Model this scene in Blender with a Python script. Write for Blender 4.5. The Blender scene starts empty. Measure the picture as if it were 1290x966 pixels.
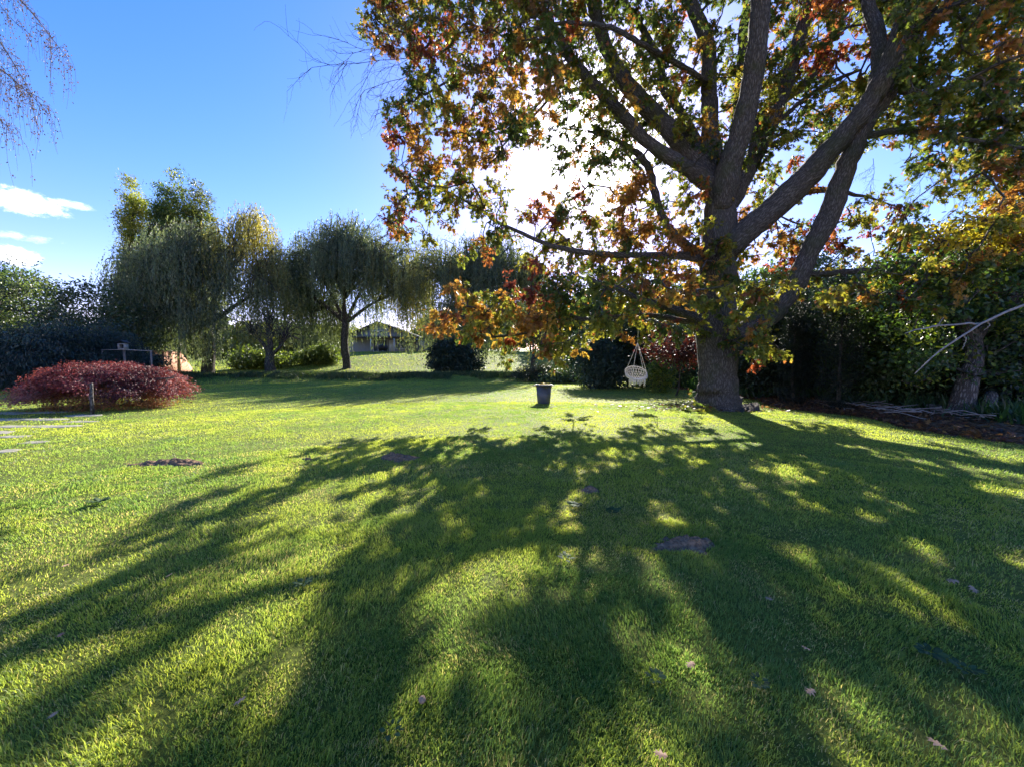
import bpy, math, random
import numpy as np
R = math.radians
rng = np.random.default_rng(7)
random.seed(7)
scene = bpy.context.scene
col = scene.collection

# ------------------------------------------------------------------ camera
F, CX, CY, HOR, EYE = 485.0, 645.0, 483.0, 456.0, 1.55
PITCH = -math.atan((CY - HOR) / F)
cs, sn = math.cos(PITCH), math.sin(PITCH)
def at(px, py, Y):
    """point in the garden seen at a photo pixel, Y metres ahead"""
    u, v = (px - CX) / F, (CY - py) / F
    dy, dz = cs - v * sn, sn + v * cs
    return np.array([u * Y / dy, Y, EYE + dz * Y / dy])
cam = bpy.data.cameras.new('camera'); co = bpy.data.objects.new('camera', cam); col.objects.link(co)
cam.sensor_width = 36.0; cam.lens = 36.0 * F / 1290.0
cam.clip_start = 0.05; cam.clip_end = 3000
co.location = (0, 0, EYE); co.rotation_euler = (R(90) + PITCH, 0, 0)
scene.camera = co

# ------------------------------------------------------------------ helpers
def hash2(ix, iy, s):
    h = np.sin(ix * 127.1 + iy * 311.7 + s * 74.7) * 43758.5453
    return h - np.floor(h)
def vnoise(x, y, s=0):
    ix, iy = np.floor(x), np.floor(y); fx, fy = x - ix, y - iy
    fx = fx * fx * (3 - 2 * fx); fy = fy * fy * (3 - 2 * fy)
    a = hash2(ix, iy, s); b = hash2(ix + 1, iy, s); c = hash2(ix, iy + 1, s); d = hash2(ix + 1, iy + 1, s)
    return (a * (1 - fx) + b * fx) * (1 - fy) + (c * (1 - fx) + d * fx) * fy
def fnoise(x, y, s=0, o=3):
    t = 0; a = .5; n = 0
    for k in range(o):
        t = t + a * vnoise(x * 2 ** k, y * 2 ** k, s + k * 3.3); n += a; a *= .5
    return t / n
def sstep(a, b, x):
    t = np.clip((x - a) / (b - a), 0, 1); return t * t * (3 - 2 * t)
def ground_z(x, y):
    x = np.asarray(x, float); y = np.asarray(y, float)
    z = 0.05 * (fnoise(x * .25 + 40, y * .25 + 40, 5, 2) - .5) * sstep(3, 14, np.hypot(x, y))
    bank = sstep(29.5, 33, y) * .42 + sstep(35, 44, y) * -.1
    hill = sstep(38, 60, y) * 2.75
    left = 1 - .45 * sstep(-22, -36, x)
    z = z + bank * sstep(16, 8, x) + hill * left + sstep(66, 220, y) * 5
    z = z + sstep(9.8, 11.5, x) * .10 * sstep(30, 24, y)
    return z
def gz(x, y): return float(ground_z(x, y))

def mesh_np(name, V, loops, sizes, mat, parent=None, colr=None, vec=None, smooth=False):
    V = np.asarray(V, np.float32); loops = np.asarray(loops, np.int32).ravel(); sizes = np.asarray(sizes, np.int32)
    m = bpy.data.meshes.new(name)
    m.vertices.add(len(V)); m.vertices.foreach_set('co', V.ravel())
    m.loops.add(len(loops)); m.loops.foreach_set('vertex_index', loops)
    m.polygons.add(len(sizes))
    st = np.concatenate([[0], np.cumsum(sizes)[:-1]]).astype(np.int32)
    m.polygons.foreach_set('loop_start', st); m.polygons.foreach_set('loop_total', sizes)
    if smooth: m.polygons.foreach_set('use_smooth', np.ones(len(sizes), bool))
    m.update(calc_edges=True)
    if colr is not None:
        a = m.attributes.new('tint', 'FLOAT_COLOR', 'POINT')
        c4 = np.ones((len(V), 4), np.float32); c4[:, :3] = colr; a.data.foreach_set('color', c4.ravel())
    if vec is not None:
        a = m.attributes.new('bark', 'FLOAT_VECTOR', 'POINT'); a.data.foreach_set('vector', np.asarray(vec, np.float32).ravel())
    if mat: m.materials.append(mat)
    o = bpy.data.objects.new(name, m); col.objects.link(o)
    if parent is not None: o.parent = parent
    return o
class MB:
    """collects pieces of one part"""
    def __init__(s): s.V = []; s.L = []; s.S = []; s.n = 0; s.B = []; s.C = []
    def add(s, V, faces, bark=None, c=None):
        V = np.asarray(V, float)
        for f in faces: s.L.extend([i + s.n for i in f]); s.S.append(len(f))
        s.V.append(V); s.n += len(V)
        s.B.append(np.asarray(bark) if bark is not None else V)
        s.C.append(np.tile(np.array(c if c is not None else (1, 1, 1), float), (len(V), 1)))
    def box(s, c, d, rz=0, tilt=0, bev=0):
        x, y, z = [k / 2 for k in d]
        P = np.array([[a, b, e] for a in (-x, x) for b in (-y, y) for e in (-z, z)], float)
        if tilt:
            ct, t = math.cos(tilt), math.sin(tilt); P = P @ np.array([[ct, 0, -t], [0, 1, 0], [t, 0, ct]]) 
        if rz:
            cz, z_ = math.cos(rz), math.sin(rz); P = P @ np.array([[cz, z_, 0], [-z_, cz, 0], [0, 0, 1]])
        s.add(P + np.array(c), [(0, 1, 3, 2), (4, 6, 7, 5), (0, 4, 5, 1), (2, 3, 7, 6), (0, 2, 6, 4), (1, 5, 7, 3)])
    def tube(s, P, r, n=8, rough=0, cap=True, lobes=0):
        P = np.asarray(P, float); r = np.broadcast_to(np.asarray(r, float), (len(P),))
        T = np.gradient(P, axis=0); T /= np.linalg.norm(T, axis=1)[:, None] + 1e-9
        ref = np.array([1., 0, 0]) if abs(T[0][0]) < .8 else np.array([0, 1., 0])
        a = np.cross(T[0], ref); a /= np.linalg.norm(a)
        ang = np.arange(n) * 2 * math.pi / n; V = []; B = []; d = 0
        ph = random.random() * 6
        for i in range(len(P)):
            a = a - T[i] * a.dot(T[i]); a /= np.linalg.norm(a) + 1e-9; b = np.cross(T[i], a)
            if i: d += np.linalg.norm(P[i] - P[i - 1])
            rr = r[i] * np.ones(n)
            if rough: rr = rr * (1 + rough * (hash2(ang * 3 + ph, np.round(d * 3) * np.ones(n), ph) - .5))
            if lobes: rr = rr * (1 + lobes * np.cos(ang * 5 + ph) * max(0, 1 - d / 1.0) + .03 * np.sin(ang * 3 + d))
            V.append(P[i] + np.outer(np.cos(ang) * rr, a) + np.outer(np.sin(ang) * rr, b))
            B.append(np.stack([np.cos(ang) * r[i], np.sin(ang) * r[i], np.full(n, d)], 1) + ph * 3)
        fs = [(i * n + k, i * n + (k + 1) % n, (i + 1) * n + (k + 1) % n, (i + 1) * n + k) for i in range(len(P) - 1) for k in range(n)]
        if cap: fs += [tuple(range(n))[::-1], tuple((len(P) - 1) * n + k for k in range(n))]
        s.add(np.concatenate(V), fs, np.concatenate(B))
    def lathe(s, c, prof, n=32):
        ang = np.arange(n) * 2 * math.pi / n
        V = np.concatenate([np.stack([c[0] + r * np.cos(ang), c[1] + r * np.sin(ang), np.full(n, c[2] + z)], 1) for r, z in prof])
        fs = [(i * n + k, i * n + (k + 1) % n, (i + 1) * n + (k + 1) % n, (i + 1) * n + k) for i in range(len(prof) - 1) for k in range(n)]
        s.add(V, fs)
    def poly(s, V, faces): s.add(V, faces)
    def build(s, name, mat, parent=None, smooth=False):
        return mesh_np(name, np.concatenate(s.V), s.L, s.S, mat, parent, vec=np.concatenate(s.B), smooth=smooth)
def tag(o, label=None, cat=None, group=None, kind=None):
    if label: o['label'] = label
    if cat: o['category'] = cat
    if group: o['group'] = group
    if kind: o['kind'] = kind
    return o
def empty(name, loc, label, cat, group=None):
    o = bpy.data.objects.new(name, None); o.location = loc; o.empty_display_size = .2; col.objects.link(o)
    tag(o, label, cat, group)
    return o
def attach(o, root):
    """parent a part built in world space to its thing"""
    o.parent = root; o.matrix_parent_inverse = root.matrix_basis.inverted() if False else o.matrix_parent_inverse
    from mathutils import Matrix
    o.matrix_parent_inverse = Matrix.Translation(-root.location)
    return o
def norm(a): return a / (np.linalg.norm(a, axis=-1, keepdims=True) + 1e-9)
def frames(d, up):
    """rotation matrices whose columns are (side, d, normal)"""
    d = norm(d); x = norm(np.cross(d, up)); n = np.cross(x, d)
    return np.stack([x, d, n], axis=2)
def scatter(tmpl, pos, M, scale, colr, jit=0):
    TV, TF = tmpl; k = len(TV); n = len(pos)
    V = np.einsum('nij,kj->nki', M, TV) * np.reshape(scale, (-1, 1, 1)) + pos[:, None, :]
    fl = np.array([i for f in TF for i in f]); sz = np.array([len(f) for f in TF])
    L = (fl[None, :] + (np.arange(n) * k)[:, None]).ravel(); S = np.tile(sz, n)
    return V.reshape(-1, 3), L, S, np.repeat(colr, k, axis=0)
class Leaves:
    def __init__(s): s.p = []
    def add(s, *a): s.p.append(scatter(*a))
    def build(s, name, mat, parent=None):
        off = 0; V = []; L = []; S = []; C = []
        for v, l, z, c in s.p: V.append(v); L.append(l + off); S.append(z); C.append(c); off += len(v)
        return mesh_np(name, np.concatenate(V), np.concatenate(L), np.concatenate(S), mat, parent, colr=np.concatenate(C))
# leaf shapes (length along +y)
def _oak():
    R_ = [(.0, .02), (.06, .10), (.27, .24), (.08, .34), (.41, .58), (.10, .62), (.27, .87), (.07, .82)]
    mid = [(0, 0.02), (0, .34), (0, .62), (0, 1.0)]
    V = []; 
    def z(x, y): return -.35 * abs(x) * .6 - .18 * y * y
    for p in mid: V.append((p[0], p[1], z(*p)))
    for sgn in (1, -1):
        for p in R_[1:]: V.append((sgn * p[0], p[1], z(*p)))
    F_ = []
    for b, fl in ((4, False), (11, True)):
        for f in ([0, b, b + 1, b + 2, 1], [1, b + 2, b + 3, b + 4, 2], [2, b + 4, b + 5, b + 6, 3]):
            F_.append(tuple(f[::-1] if fl else f))
    return np.array(V), F_
OAK = _oak()
RHOMB = (np.array([(0, 0, 0), (.22, .45, -.03), (0, 1, -.12), (-.22, .45, -.03)]), [(0, 1, 2, 3)])
OVAL = (np.array([(0, 0, 0), (.24, .25, -.03), (.26, .6, -.05), (0, 1, -.15), (-.26, .6, -.05), (-.24, .25, -.03), (0, .5, .04)]),
        [(0, 1, 2, 6), (6, 2, 3), (0, 6, 4, 5), (6, 3, 4)])
NEEDLE = (np.array([(0, 0, 0), (.11, .4, 0), (0, 1, -.1), (-.11, .4, 0)]), [(0, 1, 2, 3)])
WILLOW = (np.array([(0, 0, 0), (.13, .35, 0), (0, 1, 0), (-.13, .35, 0)]), [(0, 1, 2, 3)])
STAR = (np.array([(0, 0, 0), (.08, .3, 0), (.5, .45, -.1), (.12, .5, 0), (0, 1, -.15), (-.12, .5, 0), (-.5, .45, -.1), (-.08, .3, 0)]),
        [(0, 1, 2, 3), (0, 3, 4, 5), (0, 5, 6, 7)])

# ------------------------------------------------------------------ materials
def mat(name):
    m = bpy.data.materials.new(name); m.use_nodes = True; nt = m.node_tree
    for n in list(nt.nodes): nt.nodes.remove(n)
    return m, nt, nt.nodes.new('ShaderNodeOutputMaterial')
def N(nt, t, **k):
    n = nt.nodes.new('ShaderNode' + t)
    for a, b in k.items():
        if a.startswith('i_'):
            key = a[2:]; key = int(key) if key.isdigit() else key.replace('_', ' ')
            n.inputs[key].default_value = b
        else: setattr(n, a, b)
    return n
def ramp(nt, fac, stops):
    r = nt.nodes.new('ShaderNodeValToRGB'); e = r.color_ramp.elements
    e[0].position = stops[0][0]; e[0].color = (*stops[0][1], 1); e[1].position = stops[-1][0]; e[1].color = (*stops[-1][1], 1)
    for p, c in stops[1:-1]: q = e.new(p); q.color = (*c, 1)
    nt.links.new(fac, r.inputs[0]); return r.outputs[0]
def leaf_mat(name, trans=.5, boost=(1.9, 2.2, .9), rough=.45, spec=.35):
    m, nt, out = mat(name); L = nt.links.new
    a = N(nt, 'Attribute', attribute_name='tint')
    p = N(nt, 'BsdfPrincipled', i_Roughness=rough); p.inputs['Specular IOR Level'].default_value = spec
    L(a.outputs['Color'], p.inputs['Base Color'])
    mul = N(nt, 'VectorMath', operation='MULTIPLY'); mul.inputs[1].default_value = boost
    L(a.outputs['Color'], mul.inputs[0])
    t = N(nt, 'BsdfTranslucent'); L(mul.outputs[0], t.inputs['Color'])
    mx = N(nt, 'MixShader', i_0=trans); L(p.outputs[0], mx.inputs[1]); L(t.outputs[0], mx.inputs[2]); L(mx.outputs[0], out.inputs[0])
    return m
def plain(name, c, rough=.7, noise=.25, scale=6, bump=.2, metal=0, spec=.4, c2=None, stretch=(1, 1, 1), detail=6):
    m, nt, out = mat(name); L = nt.links.new
    tc = N(nt, 'TexCoord'); mp = N(nt, 'Mapping'); mp.inputs['Scale'].default_value = stretch; L(tc.outputs['Object'], mp.inputs[0])
    n = N(nt, 'TexNoise', i_Scale=scale, i_Detail=detail); L(mp.outputs[0], n.inputs['Vector'])
    c2 = c2 or tuple(k * (1 - noise) for k in c)
    cr = ramp(nt, n.outputs[0], [(.3, c2), (.7, c)])
    p = N(nt, 'BsdfPrincipled', i_Roughness=rough, i_Metallic=metal); p.inputs['Specular IOR Level'].default_value = spec
    L(cr, p.inputs['Base Color'])
    b = N(nt, 'Bump', i_Strength=bump, i_Distance=.02); L(n.outputs[0], b.inputs['Height']); L(b.outputs[0], p.inputs['Normal']); L(p.outputs[0], out.inputs[0])
    return m
def bark_mat(name, c1, c2, moss=(.06, .075, .03), mossy=.3, sc=1.0, bump=.9):
    m, nt, out = mat(name); L = nt.links.new
    a = N(nt, 'Attribute', attribute_name='bark')
    mp = N(nt, 'Mapping'); mp.inputs['Scale'].default_value = (14 * sc, 14 * sc, 3.2 * sc); L(a.outputs['Vector'], mp.inputs[0])
    dn = N(nt, 'TexNoise', i_Scale=1.5, i_Detail=3); L(mp.outputs[0], dn.inputs['Vector'])
    ad = N(nt, 'VectorMath', operation='MULTIPLY_ADD'); L(dn.outputs[1], ad.inputs[0]); ad.inputs[1].default_value = (1.2, 1.2, 1.2); L(mp.outputs[0], ad.inputs[2])
    v = N(nt, 'TexVoronoi', feature='DISTANCE_TO_EDGE', i_Scale=1.0); L(ad.outputs[0], v.inputs['Vector'])
    cl = N(nt, 'MapRange'); cl.inputs[1].default_value = 0; cl.inputs[2].default_value = .35; L(v.outputs[0], cl.inputs[0])
    n2 = N(nt, 'TexNoise', i_Scale=4.5, i_Detail=8, i_Roughness=.7); L(mp.outputs[0], n2.inputs['Vector'])
    h = N(nt, 'MixRGB' if False else 'Math', operation='MULTIPLY_ADD'); L(n2.outputs[0], h.inputs[0]); h.inputs[1].default_value = .6; L(cl.outputs[0], h.inputs[2])
    cr = ramp(nt, h.outputs[0], [(.35, tuple(k * .45 for k in c1)), (.8, c1), (1.25 if False else 1.0, c2)])
    tc = N(nt, 'TexCoord'); n3 = N(nt, 'TexNoise', i_Scale=1.6, i_Detail=6); L(tc.outputs['Object'], n3.inputs['Vector'])
    mr = N(nt, 'MapRange'); mr.inputs[1].default_value = .5; mr.inputs[2].default_value = .68; mr.inputs[4].default_value = mossy; L(n3.outputs[0], mr.inputs[0])
    mc = N(nt, 'Mix', data_type='RGBA'); mc.inputs['B'].default_value = (*moss, 1); L(mr.outputs[0], mc.inputs['Factor']); L(cr, mc.inputs['A'])
    p = N(nt, 'BsdfPrincipled', i_Roughness=.9); p.inputs['Specular IOR Level'].default_value = .25; L(mc.outputs['Result'], p.inputs['Base Color'])
    b = N(nt, 'Bump', i_Strength=bump, i_Distance=.03); L(h.outputs[0], b.inputs['Height']); L(b.outputs[0], p.inputs['Normal']); L(p.outputs[0], out.inputs[0])
    return m
M = {}
M['leaf'] = leaf_mat('autumn_leaf', .52, (1.8, 1.8, .9))
M['willow'] = leaf_mat('willow_leaf', .45, (1.8, 1.8, .8), .5, .45)
M['dark'] = leaf_mat('evergreen_leaf', .22, (1.5, 1.7, .7), .5, .4)
M['shrub'] = leaf_mat('shrub_leaf', .45, (1.8, 2.1, .7), .4, .5)
M['grass'] = leaf_mat('grass_blade', .58, (2.0, 1.9, 1.0), .5, .45)
M['maple'] = leaf_mat('maple_leaf', .3, (1.5, 1.1, .8), .55, .3)
M['bark'] = bark_mat('oak_bark', (.125, .114, .103), (.175, .162, .148), sc=1.7, bump=1.0, mossy=.55)
M['bark_dark'] = bark_mat('willow_bark', (.07, .06, .05), (.13, .11, .09), mossy=.4, sc=.8)
M['bark_pale'] = bark_mat('weathered_bark', (.13, .115, .10), (.24, .215, .19), mossy=.4, sc=1.6)
M['twig'] = plain('bare_twig', (.16, .13, .12), .8, .4, 20)
M['palewood'] = plain('dead_wood', (.36, .32, .28), .8, .4, 12, .3)
M['rope'] = plain('cotton_rope', (.75, .71, .63), .9, .15, 60, .5)
M['tub'] = plain('grey_plastic', (.060, .072, .095), .45, .2, 9, .05, spec=.5)
M['soil'] = plain('bare_soil', (.30, .20, .125), .95, .6, 38, 1.0, c2=(.09, .058, .036), spec=.1)
M['stone'] = plain('paving_stone', (.40, .36, .30), .9, .4, 3, .5, c2=(.17, .17, .12), spec=.15)
M['paleleaf'] = plain('dry_leaf', (.42, .27, .16), .9, .4, 30)
M['brownleaf'] = plain('brown_leaf', (.22, .12, .07), .7, .4, 30)
M['greenmat'] = leaf_mat('weed_leaf', .35, (1.4, 1.6, .6), .65, .2)
M['fence'] = plain('weathered_board', (.17, .15, .13), .85, .4, 4, .3, stretch=(6, 6, .6))
M['post'] = plain('timber_post', (.22, .18, .15), .85, .3, 6, .3)
M['render'] = plain('grey_render', (.34, .33, .32), .85, .1, 3, .1)
M['cladding'] = plain('dark_cladding', (.13, .125, .12), .7, .3, 3, .2, stretch=(1, 1, 8))
M['roof'] = plain('slate_roof', (.05, .052, .055), .95, .3, 4, .3)
M['white'] = plain('white_paint', (.78, .78, .76), .5, .08, 3, .05)
M['glass'] = plain('window_glass', (.10, .13, .16), .05, .2, 1, 0, spec=1.0)
M['black'] = plain('black_cover', (.02, .021, .025), .6, .3, 6, .2)
M['blackmetal'] = plain('black_metal', (.03, .03, .032), .4, .2, 6, .05, metal=.6)
def brick():
    m, nt, out = mat('red_brick'); L = nt.links.new
    tc = N(nt, 'TexCoord'); mp = N(nt, 'Mapping'); L(tc.outputs['UV'] if False else tc.outputs['Object'], mp.inputs[0])
    mp.inputs['Rotation'].default_value = (R(90), 0, R(90))
    b = N(nt, 'TexBrick', i_Scale=4.4); b.inputs['Color1'].default_value = (.50, .20, .11, 1); b.inputs['Color2'].default_value = (.62, .30, .17, 1); b.inputs['Mortar'].default_value = (.45, .40, .34, 1)
    L(mp.outputs[0], b.inputs['Vector'])
    p = N(nt, 'BsdfPrincipled', i_Roughness=.9); L(b.outputs[0], p.inputs['Base Color']); L(p.outputs[0], out.inputs[0]); return m
M['brick'] = brick()
def lawn_mat():
    m, nt, out = mat('lawn_turf'); L = nt.links.new
    tc = N(nt, 'TexCoord')
    n1 = N(nt, 'TexNoise', i_Scale=.55, i_Detail=6, i_Roughness=.6); L(tc.outputs['Object'], n1.inputs['Vector'])
    n2 = N(nt, 'TexNoise', i_Scale=22, i_Detail=8, i_Roughness=.75); L(tc.outputs['Object'], n2.inputs['Vector'])
    n4 = N(nt, 'TexNoise', i_Scale=5, i_Detail=4, i_Roughness=.7); L(tc.outputs['Object'], n4.inputs['Vector'])
    c1 = ramp(nt, n1.outputs[0], [(.35, (.15, .20, .03)), (.55, (.24, .27, .04)), (.72, (.30, .29, .07))])
    c2 = ramp(nt, n2.outputs[0], [(.32, (.22, .25, .2)), (.5, (.7, .75, .6)), (.72, (1.25, 1.2, 1.0))])
    mu = N(nt, 'Mix', data_type='RGBA', blend_type='MULTIPLY'); mu.inputs['Factor'].default_value = 1; L(c1, mu.inputs['A']); L(c2, mu.inputs['B'])
    p = N(nt, 'BsdfPrincipled', i_Roughness=.8); p.inputs['Specular IOR Level'].default_value = .2
    L(mu.outputs['Result'], p.inputs['Base Color'])
    ad = N(nt, 'Math', operation='ADD'); L(n2.outputs[0], ad.inputs[0]); L(n4.outputs[0], ad.inputs[1])
    b = N(nt, 'Bump', i_Strength=1.0, i_Distance=.06); L(ad.outputs[0], b.inputs['Height']); L(b.outputs[0], p.inputs['Normal']); L(p.outputs[0], out.inputs[0])
    return m
M['lawn'] = lawn_mat()

# ------------------------------------------------------------------ sun and sky
SUNV = at(745, 182, 10) - np.array([0, 0, EYE]); SUNV /= np.linalg.norm(SUNV)
EL = math.asin(SUNV[2]); AZ = math.atan2(SUNV[0], SUNV[1])
sun = bpy.data.lights.new('sun', 'SUN'); so = bpy.data.objects.new('sun', sun); col.objects.link(so)
sun.energy = 5.0; sun.angle = R(.53); sun.color = (1, .93, .82)
from mathutils import Vector
so.rotation_euler = Vector(SUNV).to_track_quat('Z', 'Y').to_euler()
w = bpy.data.worlds.new('World'); scene.world = w; w.use_nodes = True; nt = w.node_tree
for n in list(nt.nodes): nt.nodes.remove(n)
L = nt.links.new
out = nt.nodes.new('ShaderNodeOutputWorld'); bg = nt.nodes.new('ShaderNodeBackground'); bg.inputs[1].default_value = .105
sky = N(nt, 'TexSky', sky_type='NISHITA', sun_disc=False, sun_elevation=EL, sun_rotation=AZ, altitude=50, air_density=1.0, dust_density=.2, ozone_density=2.2)
tc = N(nt, 'TexCoord')
nrm = N(nt, 'VectorMath', operation='NORMALIZE'); L(tc.outputs['Generated'], nrm.inputs[0])
def lobe(direction, lo, hi, power=1.0, sq=(1, 1, 1)):
    d = N(nt, 'VectorMath', operation='DOT_PRODUCT'); L(nrm.outputs[0], d.inputs[0]); d.inputs[1].default_value = tuple(direction)
    m_ = N(nt, 'MapRange'); m_.inputs[1].default_value = lo; m_.inputs[2].default_value = hi; L(d.outputs['Value'], m_.inputs[0])
    pw = N(nt, 'Math', operation='POWER'); L(m_.outputs[0], pw.inputs[0]); pw.inputs[1].default_value = power
    return pw.outputs[0]
hsv = N(nt, 'HueSaturation', i_Saturation=1.36, i_Value=1.0); L(sky.outputs[0], hsv.inputs['Color'])
tintn = N(nt, 'Mix', data_type='RGBA', blend_type='MULTIPLY'); tintn.inputs['Factor'].default_value = 1; tintn.inputs['B'].default_value = (1.30, .87, 1.12, 1); L(hsv.outputs[0], tintn.inputs['A'])
last = tintn.outputs['Result']
# aureole of thin haze round the sun and the sun's own disc
for lo, hi, pw_, colr in ((.88, 1.0, 2.2, (1.2, 1.3, 1.4)), (.978, 1.0, 2.0, (14, 13.4, 12.6)), (math.cos(R(.42)), math.cos(R(.30)), 1.0, (400, 380, 330))):
    f = lobe(SUNV, lo, hi, pw_)
    mm = N(nt, 'Mix', data_type='RGBA', blend_type='ADD'); mm.inputs['B'].default_value = (*colr, 1); L(f, mm.inputs['Factor']); L(last, mm.inputs['A']); last = mm.outputs['Result']
# clouds
def cdir(px, py): d = at(px, py, 10) - np.array([0, 0, EYE]); return d / np.linalg.norm(d)
cn = N(nt, 'TexNoise', i_Scale=15, i_Detail=10, i_Roughness=.74)
cmap = N(nt, 'Mapping'); cmap.inputs['Scale'].default_value = (1, 1, 1.7); L(nrm.outputs[0], cmap.inputs[0]); L(cmap.outputs[0], cn.inputs['Vector'])
def cloud(px, py, wid, hgt, amt):
    """soft cloud: an ellipse on the sky broken up by noise"""
    global last
    c = cdir(px, py); s_ = np.cross(c, (0, 0, 1)); s_ /= np.linalg.norm(s_); u_ = np.cross(s_, c)
    sub = N(nt, 'VectorMath', operation='SUBTRACT'); L(nrm.outputs[0], sub.inputs[0]); sub.inputs[1].default_value = tuple(c)
    acc = None
    for ax, k in ((s_, wid), (u_, hgt)):
        d = N(nt, 'VectorMath', operation='DOT_PRODUCT'); L(sub.outputs[0], d.inputs[0]); d.inputs[1].default_value = tuple(ax / k)
        p2 = N(nt, 'Math', operation='POWER'); ab = N(nt, 'Math', operation='ABSOLUTE'); L(d.outputs['Value'], ab.inputs[0]); L(ab.outputs[0], p2.inputs[0]); p2.inputs[1].default_value = 2
        if acc is None: acc = p2.outputs[0]
        else:
            s2 = N(nt, 'Math', operation='ADD'); L(acc, s2.inputs[0]); L(p2.outputs[0], s2.inputs[1]); acc = s2.outputs[0]
    dt = N(nt, 'VectorMath', operation='DOT_PRODUCT'); L(nrm.outputs[0], dt.inputs[0]); dt.inputs[1].default_value = tuple(c)
    fr = N(nt, 'Math', operation='GREATER_THAN'); L(dt.outputs['Value'], fr.inputs[0]); fr.inputs[1].default_value = 0
    m1 = N(nt, 'Math', operation='MULTIPLY_ADD'); L(acc, m1.inputs[0]); m1.inputs[1].default_value = -.45; L(cn.outputs[0], m1.inputs[2])
    mr = N(nt, 'MapRange', interpolation_type='SMOOTHSTEP'); mr.inputs[1].default_value = .30; mr.inputs[2].default_value = .55; mr.inputs[4].default_value = amt; L(m1.outputs[0], mr.inputs[0])
    m3 = N(nt, 'Math', operation='MULTIPLY'); L(mr.outputs[0], m3.inputs[0]); L(fr.outputs[0], m3.inputs[1])
    mm = N(nt, 'Mix', data_type='RGBA'); mm.inputs['B'].default_value = (8.6, 8.6, 8.8, 1); L(m3.outputs[0], mm.inputs['Factor']); L(last, mm.inputs['A']); last = mm.outputs['Result']
cloud(30, 255, .075, .030, .95); cloud(95, 259, .05, .012, .6); cloud(8, 322, .06, .026, .95); cloud(30, 300, .06, .012, .4)
L(last, bg.inputs[0]); L(bg.outputs[0], out.inputs[0])

# ------------------------------------------------------------------ terrain
def build_ground():
    xs = np.concatenate([np.linspace(-400, -60, 18), np.linspace(-57, 57, 153), np.linspace(60, 400, 18)])
    ys = np.concatenate([np.linspace(-60, -5, 8), np.linspace(-4, 75, 170), np.linspace(80, 700, 26)])
    X, Y = np.meshgrid(xs, ys); Z = ground_z(X, Y)
    V = np.stack([X, Y, Z], -1).reshape(-1, 3); nx, ny = len(xs), len(ys)
    i = (np.arange(ny - 1)[:, None] * nx + np.arange(nx - 1)[None, :]).ravel()
    Lp = np.stack([i, i + 1, i + nx + 1, i + nx], 1)
    o = mesh_np('lawn', V, Lp, np.full(len(i), 4), M['lawn'], smooth=True)
    tag(o, kind='structure')
build_ground()

# bare patches where the grass is missing (x, y, rx, ry, height)
def gpt(px, py):
    D = EYE * F / (py - HOR) if False else None
    # march the view ray to the ground
    a = at(px, py, 1.0) - np.array([0, 0, EYE]); t = EYE / max(1e-4, -a[2]) if a[2] < 0 else 60
    for _ in range(20):
        p = a * t; e = (EYE + p[2]) - gz(p[0], p[1])
        t *= 1 + .7 * e / max(.3, EYE)
        t = min(max(t, .2), 200)
    p = a * t; return float(p[0]), float(p[1])
mounds = [  # px, py, half widths, height, kind, label
    (865, 686, .30, .17, .045, 'molehill', 'largest bare greyish soil mound, in the shade right of the middle of the lawn'),
    (503, 577, .32, .22, .07, 'molehill', 'dark crumbly molehill in the shade left of the middle of the lawn'),
    (743, 618, .16, .12, .035, 'molehill', 'small brown molehill beside sunlit patches near the middle of the lawn'),
    (210, 584, .70, .16, .05, 'molehill', 'long reddish brown streak of bare soil in the sunny grass at left'),
    (388, 579, .10, .07, .03, 'molehill', 'tiny dark soil heap left of the dark crumbly molehill')]
MND = []
for px, py, rx, ry, h, nm, lab in mounds:
    x, y = gpt(px, py); MND.append((x, y, rx, ry, h, lab))

STN = [(*gpt(px, py), w_, d_) for px, py, w_, d_ in ((18, 520, 1.7, .7), (62, 519, 1.5, .6), (105, 523, 1.3, .6), (8, 528, 1.7, .55), (55, 528, 1.7, .5), (100, 531, .9, .4), (18, 537, 1.1, .42), (66, 537, 1.5, .45), (-15, 545, 1.1, .5), (42, 557, .55, .32), (8, 568, .45, .3), (15, 550, .7, .35))]
def stone_mask(x, y):
    m = np.zeros(len(x), bool)
    for a, b_, w_, d_ in STN: m |= ((np.abs(x - a) / (w_ * .5)) ** 3 + (np.abs(y - b_) / (d_ * .5)) ** 3) < .8
    return m
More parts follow.
